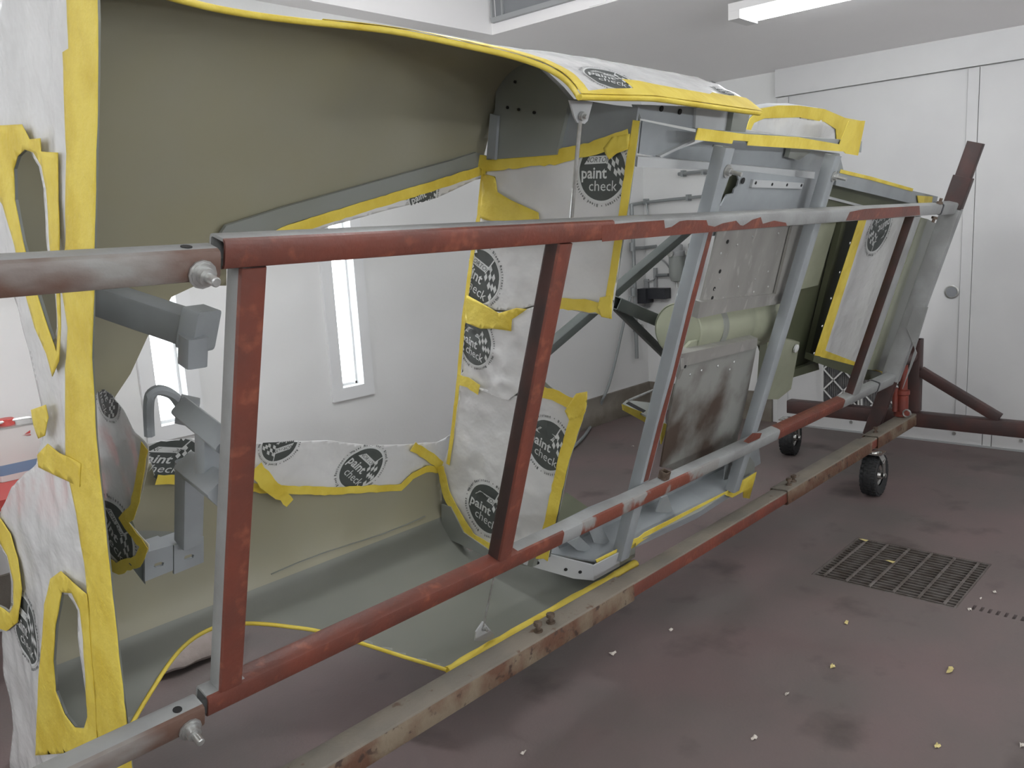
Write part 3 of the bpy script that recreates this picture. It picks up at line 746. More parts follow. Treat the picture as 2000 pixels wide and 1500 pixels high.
# forward ring frame (web across the fuselage) with its lightening holes, film and tape
XR = .668; RPn = XP(XR)
hole1 = [(50, 292), (68, 298), (84, 325), (92, 370), (97, 460), (104, 520), (112, 570), (115, 640), (112, 688), (95, 640), (72, 565), (45, 470), (30, 390), (28, 330), (36, 305)]
hole2 = [(-30, 1020), (0, 1058), (16, 1085), (27, 1135), (28, 1180), (20, 1198), (8, 1188), (-30, 1170)]
hole3 = [(122, 1156), (142, 1158), (158, 1190), (164, 1250), (168, 1330), (172, 1400), (166, 1422), (148, 1420), (128, 1395), (110, 1350), (105, 1290), (110, 1220)]
ring_o = [(187, -70), (190, 40), (189, 160), (186, 320), (181, 560), (178, 700), (186, 860), (201, 1000), (222, 1200), (243, 1390), (262, 1560), (20, 1560), (28, 1420), (14, 1300), (14, 1230), (-40, 1240), (-40, 1010), (4, 1020), (28, 950), (72, 905), (84, 850), (80, 790), (60, 700), (38, 610), (20, 560), (-40, 470), (-40, -70)]
part(fu, 'ring_frame', 'grey_skin', lambda m: plate(m, RPn, ring_o, [hole1, hole2, hole3], .006, 0))
rf = Film(fu, XP(XR - .012), ring_o, [hole1, hole2, hole3], h0=.0, amp=.015, sc=6, seed=21, res=.012, sy=.45)
logo(rf, 58, 1226, .105, -8, (.78, 1))
T1 = [(127, -70), (135, 95), (123, 102), (130, 300), (128, 470), (120, 560), (133, 640), (128, 720), (128, 900), (148, 1000), (165, 1100), (174, 1200), (182, 1300), (188, 1390), (194, 1560), (264, 1560), (245, 1390), (224, 1200), (203, 1000), (188, 860), (180, 700), (183, 560), (188, 320), (191, 160), (192, 40), (189, -70)]
RPt = XP(XR - .028)
tape_patch(fu, RPt, T1, h0=.0, amp=.002, seed=4)
tape_patch(fu, RPt, [(0, 245), (45, 243), (60, 272), (80, 270), (82, 296), (113, 298), (118, 460), (118, 545), (120, 640), (117, 705), (104, 735), (92, 690), (70, 640), (52, 575), (28, 480), (6, 400), (-40, 330), (-40, 250)], [hole1], h0=.0015, amp=.002, seed=5)
tape_patch(fu, RPt, [(76, 888), (96, 866), (118, 884), (140, 893), (160, 905), (158, 950), (128, 936), (100, 922), (78, 912)], h0=.003, amp=.002, seed=6)
tape_patch(fu, RPt, [(88, 1180), (100, 1130), (120, 1115), (142, 1135), (172, 1160), (182, 1300), (190, 1420), (192, 1465), (70, 1475), (76, 1330)], [hole3], h0=.0015, amp=.002, seed=7)
tape_patch(fu, RPt, [(-40, 985), (2, 1012), (22, 1042), (36, 1090), (44, 1150), (36, 1215), (14, 1232), (-40, 1215)], [hole2], h0=.0015, amp=.002, seed=8)
tape_patch(fu, RPt, [(64, 800), (92, 790), (98, 815), (92, 850), (78, 856), (70, 830)], h0=.003, amp=.003, seed=9)
# masked bracket hanging beside the ring
LP = XP(.80)
lump = Film(fu, LP, [(170, 795), (186, 772), (205, 760), (222, 772), (240, 800), (262, 845), (288, 872), (290, 905), (283, 955), (270, 1000), (250, 1012), (296, 1062), (296, 1075), (280, 1096), (240, 1106), (205, 1088), (190, 1055), (170, 1000)], h0=.0, amp=.011, sc=4, seed=31, res=.012, label='crumpled masking film over a bracket beside the ring')
logo(lump, 232, 1040, .10, -38, (1.05, .8)); logo(lump, 213, 772, .07, -60, (.8, .8))
tape(fu, LP, [(296, 868), (290, 905), (283, 955), (270, 1000), (250, 1012), (272, 1038), (296, 1066), (282, 1092), (242, 1106), (206, 1088), (190, 1058)], .030, h=.016, jag=.003)
part(fu, 'bracket', 'dark_olive', lambda m: plate(m, XP(.83), [(150, 810), (200, 795), (250, 880), (262, 960), (245, 1005), (268, 1062), (240, 1085), (180, 1040), (150, 1000)], [], .01, 0))

# rear bulkhead of the bay, across the fuselage
BK = XP(XB)
bk_o = [(958, 150), (1112, 192), (1246, 212), (1250, 240), (1228, 400), (1197, 600), (1062, 598), (1050, 650), (1052, 735), (1092, 770), (1146, 792), (1112, 900), (1074, 1088), (1020, 1100), (940, 1080), (862, 1050), (863, 925), (884, 900), (893, 850), (905, 745), (916, 620), (932, 500), (946, 420), (956, 318)]
part(fu, 'bulkhead_web', 'grey_skin', lambda m: plate(m, BK, bk_o, [], .004, 0))
part(fu, 'corner_box', 'grey_skin', lambda m: plate(m, XP(XB - .03), [(972, 122), (1006, 112), (1050, 130), (1090, 168), (1112, 194), (1086, 302), (950, 312), (958, 225), (966, 224)], [], .028, 0))
part(fu, 'corner_box_cheek', 'grey_primer', lambda m: plate(m, XP(XB - .012), [(1112, 196), (1246, 210), (1238, 268), (1088, 304)], [], .010, 0))
part(fu, 'angle_cleat', 'grey_primer', lambda m: plate(m, XP(XB - .045), [(957, 222), (972, 226), (966, 312), (950, 308)], [], .012, 0))
def f(m):
    for x, y in ((1007, 160), (992, 210), (1014, 214), (1044, 220)): cyl(m, XP(XB - .031).pt(*XP(XB - .031).px(x, y)), XP(XB - .036).pt(*XP(XB - .031).px(x, y)), .005, 8)
part(fu, 'screw_holes', 'hole_black', f, kind='stuff')
fB1 = Film(fu, BK, [(956, 322), (1090, 304), (1244, 268), (1230, 400), (1199, 612), (1150, 612), (1062, 592), (1010, 606), (917, 604), (932, 500), (946, 420)], h0=.008, amp=.007, seed=41, sc=6)
fB2 = Film(fu, BK, [(917, 604), (1010, 610), (1062, 594), (1052, 660), (1054, 735), (1000, 780), (905, 745)], h0=.012, amp=.014, seed=42, sc=7, res=.012)
fB3 = Film(fu, BK, [(905, 745), (1000, 772), (1085, 765), (1132, 800), (1112, 900), (1076, 1086), (960, 1086), (915, 1044), (880, 962), (868, 910), (890, 850)], h0=.010, amp=.008, seed=43, sc=5)
logo(fB1, 1180, 336, .088, 4); logo(fB1, 940, 540, .098, -25); logo(fB2, 936, 668, .085, -12); logo(fB3, 1074, 868, .092, -14); logo(fB3, 956, 992, .098, -14)
tape(fu, BK, [(953, 322), (943, 420), (929, 500), (913, 620), (902, 745), (890, 850), (882, 905)], .018, h=.020, jag=.001)
tape(fu, BK, [(1250, 236), (1238, 320), (1226, 400), (1194, 598)], [.024, .030, .030, .026], h=.020, jag=.001)
tape(fu, BK, [(1140, 792), (1106, 900), (1066, 1086)], [.05, .045, .05], h=.020, jag=.002)
tape(fu, BK, [(930, 312), (960, 320), (1090, 308), (1170, 289), (1236, 270)], [.045, .048, .044, .040, .05], h=.021, jag=.003)
tape_patch(fu, BK, [(952, 340), (975, 345), (980, 375), (1005, 390), (1060, 415), (1062, 432), (960, 430), (946, 425)], h0=.022, amp=.003, seed=12)
tape_patch(fu, BK, [(1188, 290), (1205, 268), (1240, 262), (1236, 292), (1214, 300), (1200, 312), (1192, 300)], h0=.024, amp=.004, seed=13)
tape_patch(fu, BK, [(922, 575), (950, 590), (985, 610), (1018, 600), (1040, 602), (1010, 622), (1008, 645), (975, 640), (950, 640), (918, 628)], h0=.026, amp=.006, seed=14)
tape(fu, BK, [(1088, 592), (1140, 592), (1196, 604)], .036, h=.026, jag=.004)
tape_patch(fu, XP(XB - .03), [(1178, 580), (1200, 576), (1200, 622), (1180, 618), (1172, 600)], h0=.02, amp=.012, seed=15, res=.01)
tape(fu, BK, [(905, 738), (925, 745), (947, 758)], .040, h=.030, jag=.003)
tape(fu, BK, [(1066, 762), (1100, 772), (1140, 792)], .040, h=.026, jag=.004)
tape_patch(fu, XP(XB - .04), [(1112, 800), (1134, 766), (1156, 762), (1154, 795), (1140, 812), (1120, 818)], h0=.02, amp=.014, seed=16, res=.01)
tape(fu, BK, [(868, 908), (882, 965), (905, 1010), (928, 1048), (966, 1070)], [.04, .045, .05, .055, .05], h=.024, jag=.003)
tape(fu, BK, [(966, 1072), (1020, 1080), (1076, 1082)], .026, h=.022, jag=.002)
# bottom box of the bulkhead with its bolt row
part(fu, 'corner_box', 'grey_skin', lambda m: plate(m, XP(XB - .03), [(862, 985), (862, 1046), (960, 1092), (1040, 1108), (1045, 1085), (960, 1078), (905, 1040), (880, 990)], [], .03, 0))

# gutted side frames aft of the bulkhead: upper and lower sill structures facing the viewer
WN = WP(.115)
def wplate(name, m_, w, pts, thick=.006, holes=(), label=None): return part(fu, name, m_, lambda m: plate(m, WP(w), pts, holes, thick, 0), label=label)
wplate('upper_web', 'grey_primer', .20, [(1244, 206), (1362, 210), (1362, 253), (1252, 232)], .02)
wplate('upper_web', 'pale_primer', .19, [(1360, 212), (1434, 214), (1428, 262), (1358, 250)], .02)
wplate('end_channel', 'grey_skin', .17, [(1434, 214), (1467, 212), (1455, 262), (1426, 260)], .03)
def f(m):
    for x, y in ((1291, 212), (1327, 218)): cyl(m, WP(.199).pt(*WP(.199).px(x, y)), WP(.195).pt(*WP(.199).px(x, y)), .009, 12)
part(fu, 'bolt_holes', 'hole_black', f, kind='stuff')
wplate('gusset_sheet', 'grey_primer', .21, [(1255, 236), (1358, 258), (1400, 268), (1356, 274), (1288, 306), (1248, 300)], .006)
wplate('sloping_stiffener', 'pale_primer', .195, [(1355, 272), (1358, 276), (1292, 308), (1288, 305)], .02)
wplate('rear_sheet', 'grey_primer', .24, [(1300, 300), (1400, 268), (1640, 300), (1650, 345), (1590, 352), (1400, 326), (1246, 312)], .006)
wplate('cross_channel', 'pale_primer', .205, [(1246, 306), (1390, 318), (1592, 336), (1590, 350), (1388, 333), (1244, 326)], .03)
part(fu, 'small_gusset', 'grey_skin', lambda m: plate(m, XP(2.78), [(1330, 302), (1372, 285), (1395, 282), (1378, 304), (1340, 312)], [], .006, 0))
wplate('small_gusset', 'grey_skin', .21, [(1545, 288), (1585, 296), (1560, 313), (1540, 308)], .02)
part(fu, 'sill_tape_backing', 'grey_primer', lambda m: plate(m, WP(.125), [(1364, 252), (1684, 276), (1682, 298), (1364, 272)], [], .01, 0))
part(fu, 'masking_tape', 'masking_tape', lambda m: plate(m, WN, [(1364, 250), (1456, 262), (1560, 268), (1640, 282), (1658, 236), (1690, 236), (1676, 304), (1652, 300), (1648, 296), (1460, 284), (1462, 276), (1432, 274), (1430, 281), (1358, 273)], [], .003, .0))
# masked arch standing on the upper sill
AP = WP(.30)
arch_i = [(1462, 262), (1472, 240), (1492, 231), (1560, 229), (1610, 238), (1632, 252), (1634, 280)]
arch_o = [(1455, 258), (1464, 232), (1484, 212), (1520, 206), (1560, 206), (1610, 213), (1650, 230), (1682, 236), (1676, 288), (1634, 284)]
part(fu, 'arch_frame', 'grey_primer', lambda m: plate(m, AP, arch_o + arch_i[::-1], [], .05, -.003))
part(fu, 'masking_tape', 'masking_tape', lambda m: plate(m, AP, arch_o + arch_i[::-1], [], .003, .002))
Film(fu, AP, [(1458, 262), (1470, 238), (1492, 229), (1560, 227), (1612, 236), (1634, 250), (1638, 285), (1540, 275)], h0=-.006, amp=.008, seed=51, res=.02, label='crumpled film inside the small arch')
part(fu, 'arch_sill', 'pale_primer', lambda m: plate(m, WP(.22), [(1455, 254), (1600, 276), (1640, 286), (1640, 294), (1456, 262)], [], .06, 0))
# hinge plate and belly panels behind the posts
wplate('upper_panel', 'grey_primer', .155, [(1392, 328), (1596, 350), (1585, 412), (1572, 450), (1376, 462)], .006, [[(1428, 336), (1440, 340), (1443, 352), (1440, 364), (1434, 370), (1432, 378), (1420, 380), (1408, 402), (1404, 400), (1416, 370)]])
part(fu, 'panel_backing', 'dark_olive', lambda m: plate(m, WP(.19), [(1400, 330), (1455, 335), (1450, 410), (1395, 405)], [], .004, 0))
part(fu, 'hinge_strip', 'pale_primer', lambda m: plate(m, WP(.145), [(1472, 351), (1570, 358), (1566, 369), (1468, 366)], [], .010, 0))
def f(m):
    P_ = WP(.1445)
    for x, y in ((1476, 357), (1508, 360), (1537, 361), (1565, 362)): cyl(m, P_.pt(*P_.px(x, y)), P_.pt(*P_.px(x, y), .002), .006, 8)
    P_ = WP(.150); cyl(m, P_.pt(*P_.px(1451, 353)), P_.pt(*P_.px(1451, 353), .002), .012, 10)
part(fu, 'screw_holes', 'hole_black', f, kind='stuff')
part(fu, 'belly_panel', 'raw_aluminium', lambda m: plate(m, WP(.14), [(1404, 440), (1572, 440), (1552, 520), (1533, 588), (1364, 606), (1388, 510)], [], .006, 0), label='bare aluminium sheet with rivet holes')
part(fu, 'panel_flange', 'raw_aluminium', lambda m: plate(m, WP(.125), [(1368, 590), (1533, 572), (1530, 592), (1420, 610), (1362, 622)], [], .03, 0))
part(fu, 'panel_flange', 'raw_aluminium', lambda m: plate(m, WP(.125), [(1548, 440), (1574, 440), (1535, 586), (1512, 588)], [], .012, 0))
part(fu, 'belly_panel', 'stained_aluminium', lambda m: plate(m, WP(.14), [(1330, 708), (1478, 676), (1462, 760), (1440, 860), (1425, 900), (1330, 930), (1312, 915), (1290, 912), (1310, 800)], [], .006, 0), label='bare aluminium sheet with a large brown stain')
part(fu, 'panel_flange', 'raw_aluminium', lambda m: plate(m, WP(.122), [(1328, 692), (1480, 660), (1478, 680), (1330, 716)], [], .05, 0))
part(fu, 'panel_end', 'raw_aluminium', lambda m: plate(m, XP(2.70), [(1316, 722), (1330, 700), (1330, 722), (1322, 742)], [], .02, 0))
def rivets(pts, w, r=.005):
    def f(m):
        P_ = WP(w)
        for x, y in pts: lathe(m, P_.pt(*P_.px(x, y)), -BB, [(r, 0), (r * .7, r * .4), (.0005, r * .5)], 8)
    part(fu, 'rivets', 'zinc', f, kind='stuff')
rivets([(1408, 495), (1440, 478), (1470, 462), (1520, 456), (1405, 545), (1442, 560), (1472, 570), (1475, 545), (1500, 530), (1446, 580), (1395, 565), (1412, 582), (1500, 560)], .1395)
rivets([(1352, 702), (1402, 715), (1434, 707), (1348, 732), (1370, 724), (1425, 722), (1410, 905), (1385, 888)], .1385, .006)
def holes(pts, w, r=.009):
    def f(m):
        P_ = WP(w)
        for x, y in pts: cyl(m, P_.pt(*P_.px(x, y)), P_.pt(*P_.px(x, y), .0015), r, 10)
    part(fu, 'bolt_holes', 'hole_black', f, kind='stuff')
holes([(1421, 472), (1391, 582), (1371, 602), (1395, 564), (1406, 530)], .1395, .008)
holes([(1338, 716), (1300, 921)], .1215, .007)
# torque drum between the belly panels
def f(m):
    c0, c1 = L2W(2.90, .555, .26), L2W(3.55, .545, .26)
    lathe(m, c0, c1 - c0, [(.104, 0), (.108, .004), (.108, .46), (.106, .465), (.110, .48), (.125, .54), (.145, .65)], 40, 0, False)
    lathe(m, c0, c1 - c0, [(.012, .004), (.100, .002), (.106, .004)], 40, 0, False)
part(fu, 'drum', 'light_olive', f, True, 'pale olive cylinder lying between two aluminium sheets')
part(fu, 'drum_band', 'grey_skin', lambda m: lathe(m, L2W(3.08, .5497, .26), EX, [(.109, 0), (.1105, .002), (.1105, .045), (.109, .047)], 40, 0, False), True)
part(fu, 'drum_cover', 'light_olive', lambda m: plate(m, WP(.16), [(1330, 690), (1350, 668), (1480, 640), (1500, 650), (1482, 672), (1330, 706)], [], .012, 0))
# side skin and bracket further aft
wplate('side_skin', 'dark_olive', .34, [(1500, 380), (1700, 372), (1660, 520), (1600, 700), (1570, 730), (1500, 735), (1470, 640)], .006)
wplate('doubler_sheet', 'light_olive', .32, [(1540, 434), (1634, 432), (1598, 557), (1560, 566), (1530, 574)], .006)
part(fu, 'skin_fold', 'dark_olive', lambda m: plate(m, WP(.30), [(1646, 430), (1654, 430), (1592, 690), (1582, 692)], [], .03, 0))
wplate('side_bracket', 'light_olive', .27, [(1500, 655), (1562, 668), (1545, 760), (1520, 780), (1490, 780)], .04)
part(fu, 'bracket_cap', 'film_white', lambda m: lathe(m, WP(.265).pt(*WP(.265).px(1553, 680)), -BB, [(.022, 0), (.022, .01), (.018, .013)], 14), True)
wplate('lower_angle', 'dark_olive', .30, [(1500, 740), (1598, 706), (1600, 722), (1500, 752)], .02)
# masked panel near the end arm
AF = WP(.24)
wplate('aft_panel', 'grey_skin', .25, [(1688, 402), (1800, 400), (1720, 735), (1594, 693)], .004)
fA = Film(fu, AF, [(1692, 402), (1788, 402), (1722, 728), (1602, 694)], h0=.004, amp=.005, seed=61, sc=3, res=.03, label='smooth masking film over the aft panel')
logo(fA, 1716, 447, .125, 188, (1.1, 1)); logo(fA, 1704, 668, .125, 80, (1.1, 1))
part(fu, 'masking_tape', 'masking_tape', lambda m: plate(m, WP(.228), [(1684, 405), (1699, 402), (1692, 431), (1608, 697), (1591, 694), (1677, 431)], [], .002, 0))
tape(fu, AF, [(1600, 690), (1660, 712), (1722, 730)], .05, h=.013, jag=.001)
wplate('edge_angle', 'light_olive', .15, [(1800, 425), (1812, 428), (1712, 722), (1696, 722)], .05)
wplate('edge_channel', 'grey_skin', .17, [(1812, 428), (1828, 436), (1790, 560), (1736, 730), (1712, 722)], .06)
part(fu, 'lower_chine', 'dark_olive', lambda m: plate(m, WP(.22), [(1590, 694), (1722, 728), (1722, 740), (1690, 742), (1588, 706)], [], .05, 0))
rivets([(1660, 475), (1640, 532), (1623, 583), (1606, 637), (1590, 690), (1722, 640), (1742, 585), (1762, 560)], .215, .008)
# sloping upper skin running to the end arm
part(fu, 'upper_skin', 'grey_primer', lambda m: plate(m, WP(.20), [(1636, 334), (1780, 372), (1832, 384), (1828, 400), (1790, 400), (1632, 362)], [], .02, 0))
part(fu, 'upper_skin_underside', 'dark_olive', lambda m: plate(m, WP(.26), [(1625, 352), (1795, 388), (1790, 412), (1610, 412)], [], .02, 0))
tape(fu, WP(.199), [(1640, 334), (1700, 348), (1782, 371)], .016, h=.003)
part(fu, 'masking_tape', 'masking_tape', lambda m: plate(m, WP(.19), [(1792, 382), (1822, 384), (1820, 398), (1794, 396)], [], .003, 0))
part(fu, 'skin_stiffener', 'pale_primer', lambda m: plate(m, WP(.25), [(1618, 383), (1690, 402), (1680, 404), (1616, 388)], [], .02, 0))

# lower sill structure mirrored at the foot
LB = VP(-.255)
def vplate(name, m_, v, pts, thick=.006): return part(fu, name, m_, lambda m: plate(m, VP(v), pts, [], thick, 0))
wplate('lower_web', 'grey_primer', .23, [(1195, 985), (1480, 850), (1486, 905), (1330, 1000), (1200, 1062), (1100, 1085), (1080, 1040)], .006)
vplate('lower_tray', 'grey_primer', -.27, [(1040, 1074), (1165, 1096), (1250, 1054), (1368, 998), (1474, 926), (1462, 880), (1300, 930), (1150, 990), (1070, 1030)], .006)
part(fu, 'flange_plate', 'pale_primer', lambda m: plate(m, Plane(L2W(2.2, -.29, .20), (L2W(2.42, -.29, .045) - L2W(2.2, -.29, .24)), UU), [(1022, 1078), (1060, 1080), (1158, 1104), (1160, 1134), (1120, 1130), (1022, 1102)], [], .006, 0))
part(fu, 'flange_plate', 'pale_primer', lambda m: plate(m, WP(.075), [(1158, 1106), (1212, 1078), (1210, 1106), (1160, 1134)], [], .006, 0))
wplate('flange_end', 'grey_skin', .085, [(1212, 1078), (1242, 1060), (1240, 1088), (1210, 1106)], .01)
def f(m):
    P_ = Plane(L2W(2.2, -.29, .20), (L2W(2.42, -.29, .045) - L2W(2.2, -.29, .24)), UU)
    for x, y in ((1050, 1099), (1105, 1112), (1133, 1117)): cyl(m, P_.pt(*P_.px(x, y), .0005), P_.pt(*P_.px(x, y), .002), .007, 10)
part(fu, 'bolt_holes', 'hole_black', f, kind='stuff')
for i, pts in enumerate(([(1132, 1048), (1168, 1082), (1128, 1075), (1110, 1060)], [(1172, 1022), (1195, 1066), (1160, 1060), (1150, 1035)], [(1292, 972), (1304, 968), (1316, 1002), (1282, 1000)], [(1418, 905), (1428, 900), (1440, 930), (1414, 938)])):
    part(fu, 'gusset', 'grey_primer', lambda m: plate(m, WP(.16 - .01 * i), pts, [], .006, 0))
part(fu, 'tray_lip', 'grey_primer', lambda m: plate(m, WP(.095), [(1163, 1096), (1240, 1058), (1362, 1000), (1476, 926), (1476, 938), (1362, 1012), (1240, 1070), (1166, 1106)], [], .006, 0))
part(fu, 'masking_tape', 'masking_tape', lambda m: plate(m, WP(.085), [(1164, 1094), (1228, 1062), (1230, 1056), (1248, 1050), (1260, 1040), (1435, 952), (1448, 940), (1478, 922), (1464, 974), (1452, 972), (1452, 960), (1430, 972), (1414, 966), (1268, 1048), (1250, 1060), (1240, 1068), (1168, 1104)], [], .003, 0))
wplate('end_bracket', 'grey_skin', .12, [(1440, 905), (1462, 888), (1474, 905), (1474, 925), (1446, 940), (1436, 930)], .04)
part(fu, 'skin_lip', 'dark_olive', lambda m: plate(m, VP(-.36), [(1104, 960), (1156, 996), (1100, 1020), (1085, 1020)], [], .006, 0))

# struts crossing the bay aft of the bulkhead
def strut(p, q, a=.042):
    part(fu, 'strut', 'dark_green_tube', lambda m: tube(m, p, q, BB, (q - p).cross(BB), a, a, .006, .004), True)
def lp(px, py, w): return WP(w).pt(*WP(w).px(px, py))
strut(lp(1352, 440, .55), lp(985, 753, .55)); strut(lp(1200, 590, .50), lp(1318, 640, .42), .052); strut(lp(1196, 592, .53), lp(1318, 712, .50), .034)
part(fu, 'spar_web', 'grey_primer', lambda m: plate(m, WP(.40), [(3.47, -.27), (3.80, -.27), (3.78, 1.24), (3.47, 1.24)], [], .03, 0, 0, px=False))
# cable with its lugs at the top and the bottom of the bay
def cable(p, q, r=.0035): part(fu, 'cable', 'zinc', lambda m: cyl(m, p, q, r, 8), True)
cable(lp(1133, 236, .16), lp(1115, 440, .16), .006); cable(lp(966, 1120, .10), lp(944, 1222, .085), .0035)
part(fu, 'cable_lug', 'pale_primer', lambda m: plate(m, WP(.16), [(1113, 196), (1158, 199), (1148, 236), (1142, 242), (1128, 240), (1122, 228)], [], .006, 0))
part(fu, 'cable_lug', 'pale_primer', lambda m: plate(m, WP(.085), [(944, 1214), (966, 1240), (960, 1250), (928, 1252), (930, 1234)], [], .005, 0))
def f(m):
    for p, d in ((lp(1135, 226, .158), .012), (lp(945, 1226, .083), .008)): lathe(m, p, -BB, [(d, 0), (d, .01), (d * .5, .01), (d * .5, .02)], 8)
part(fu, 'lug_bolts', 'zinc', f, kind='stuff')
# small masked tray deep in the bay
TP = WP(.75)
part(fu, 'tray', 'grey_skin', lambda m: plate(m, VP(.02), [(1216, 788), (1224, 781), (1300, 790), (1300, 830), (1262, 812)], [], .008, 0))
part(fu, 'tray_slot', 'hole_black', lambda m: plate(m, VP(.0205), [(1222, 788), (1228, 784), (1262, 802), (1256, 806)], [], .002, 0))
part(fu, 'tray_rod', 'zinc', lambda m: cyl(m, lp(1228, 782, .50), lp(1275, 762, .60), .006, 8), True)
part(fu, 'masking_tape', 'masking_tape', lambda m: plate(m, WP(.50), [(1216, 790), (1262, 808), (1262, 826), (1218, 802)], [], .006, 0))
part(fu, 'masking_tape', 'masking_tape', lambda m: plate(m, WP(.32), [(1290, 824), (1306, 830), (1300, 845), (1292, 868)], [], .006, 0))

# ------------------------------------------------------------------ holding brackets near the ring
def bartube(name, p, q, a, b, m_='grey_primer'):
    d = (q - p).normalized(); e = d.cross(BB).normalized()
    part(lf, name, m_, lambda m: tube(m, p, q, e, e.cross(d), a, b, .008, .006, None, True), True)
bartube('support_arm', lp(175, 575, .62), lp(404, 652, .30), .075, .06)
bartube('arm_collar', lp(372, 636, .34), lp(404, 648, .30), .095, .08)
bartube('arm_drop', lp(378, 655, .30), lp(376, 712, .30), .05, .05)
bartube('support_arm', lp(360, 800, .32), lp(450, 872, .06), .050, .045)
bartube('arm_collar', lp(348, 798, .34), lp(384, 806, .32), .060, .055)
bartube('arm_leg', lp(407, 838, .18), lp(407, 946, .20), .046, .046)
bartube('arm_brace', lp(370, 910, .34), lp(440, 962, .06), .060, .05)
bartube('arm_leg', lp(371, 905, .36), lp(368, 1056, .40), .055, .055)
def f(m):
    for c0, c1 in (((283, 1110), (338, 1096)), ((340, 1096), (398, 1080))):
        P_ = WP(.40)
        plate(m, P_, [(c0[0], c0[1] - 30), (c1[0], c1[1] - 32), (c1[0], c1[1] + 18), (c0[0], c0[1] + 26)], [[((c0[0] + c1[0]) / 2 + dx, (c0[1] + c1[1]) / 2 + dy) for dx, dy in ((-10, 4), (-4, 6), (8, 2), (10, -4), (4, -6), (-8, -2))]], .008, 0)
        plate(m, VP(P_.px(*c0)[1] + .04), [(c0[0], c0[1] - 30), (c1[0], c1[1] - 32), (c1[0] - 30, c1[1] - 50), (c0[0] - 30, c0[1] - 46)], [], .006, 0)
part(lf, 'slotted_bracket', 'grey_primer', f)
part(lf, 'bracket_gusset', 'dark_green_tube', lambda m: plate(m, WP(.41), [(255, 1104), (284, 1092), (284, 1142)], [], .01, 0))
def hookpts(): return [lp(x, y, .45) for x, y in ((292, 850), (290, 800), (294, 772), (310, 762), (335, 770), (352, 790), (362, 812))]
part(lf, 'bent_handle', 'grey_primer', lambda m: sweep(m, smoothpts(hookpts(), 4), .013, 8), True)

# ================================================================== SMALLER THINGS
# floor drain grate
gr = thing('drain_grate', ((GX0 + GX1) / 2, (GY0 + GY1) / 2, 0), 'rusty steel drain grate set in the floor', 'drain grate')
def barobj(name, m_, x0, x1, y0, y1, z0, z1): return part(gr, name, m_, lambda m: bxw(m, x0, x1, y0, y1, z0, z1))
gap = .0015
for x0, x1, y0, y1 in ((GX0 + gap, GX0 + .012, GY0 + gap, GY1 - gap), (GX1 - .012, GX1 - gap, GY0 + gap, GY1 - gap), (GX0 + .0125, GX1 - .0125, GY0 + gap, GY0 + .010), (GX0 + .0125, GX1 - .0125, GY1 - .010, GY1 - gap)):
    barobj('frame_bar', 'grate_steel', x0, x1, y0, y1, -.035, -.001)
ny = 18
for k in range(ny):
    x = GX0 + .012 + (GX1 - GX0 - .024) * (k + .7) / (ny + .4); barobj('bearing_bar', 'grate_steel', x - .0045, x + .0045, GY0 + .0105, GY1 - .0105, -.034, -.004)
for k in range(6):
    y = GY0 + .05 + (GY1 - GY0 - .10) * k / 5
    part(gr, 'cross_rod', 'grate_steel', lambda m: cyl(m, (GX0 + .013, y, -.0015), (GX1 - .013, y, -.0015), .0065, 6))
# scraps of torn tape and film on the floor, each its own thing
scraps = [(1653, 1218, 'y', 'round pale yellow tape scrap on the floor just below the grate'), (1626, 1303, 'y', 'curled yellow tape scrap midway on the open floor'), (1855, 1311, 'y', 'long torn yellow tape scrap right of centre on the open floor'),
          (1831, 1459, 'y', 'small yellow tape scrap close to the lower edge of the photo'), (1536, 1357, 'w', 'whitish crumpled scrap left of the curled yellow scrap'), (1473, 1443, 'w', 'whitish crumpled scrap lowest on the open floor'),
          (1942, 1158, 'w', 'thin white scrap right of the drain grate'), (1915, 1170, 'w', 'tiny white scrap between grate and drain slots'), (1310, 1231, 'w', 'tiny white scrap beside the long base beam'),
          (1197, 1277, 'w', 'thin white sliver below the long base beam'), (1996, 1457, 'w', 'pinkish white scrap at the right edge of the photo'), (1022, 1472, 'w', 'pale scrap on the floor near the bottom of the photo'),
          (1893, 1192, 'w', 'white scrap at the near corner of the drain grate'), (1236, 872, 'w', 'pale sliver on the floor behind the mounting post')]
for i, (x, y, c, lab) in enumerate(scraps):
    P_ = ZW(0); a, b = P_.px(x, y); rnd = random.Random(i); m = MB(); L_ = {'y': .013, 'w': .011}[c]
    if 'long' in lab: L_ *= 1.5
    if 'tiny' in lab: L_ *= .7
    n = 9; pts = []
    for k in range(n):
        t = 2 * math.pi * k / n; r = L_ * rnd.uniform(.55, 1.15); pts.append((a + r * math.cos(t) * 1.3, b + r * math.sin(t) * .7))
    z = [rnd.uniform(.001, .009) for _ in pts]
    top = [V((p[0], p[1], q)) for p, q in zip(pts, z)] + [V((a, b, .007))]; bot = [p - V((0, 0, .0008)) for p in top]; m.add(top + bot, [(k, (k + 1) % n, n) for k in range(n)] + [(n + 1 + (k + 1) % n, n + 1 + k, 2 * n + 1) for k in range(n)] + [((k + 1) % n, k, k + n + 1, (k + 1) % n + n + 1) for k in range(n)])
    tag(m.build('tape_scrap', 'scrap_yellow' if c == 'y' else 'scrap_white'), lab, 'scrap', 'torn scraps on the floor')
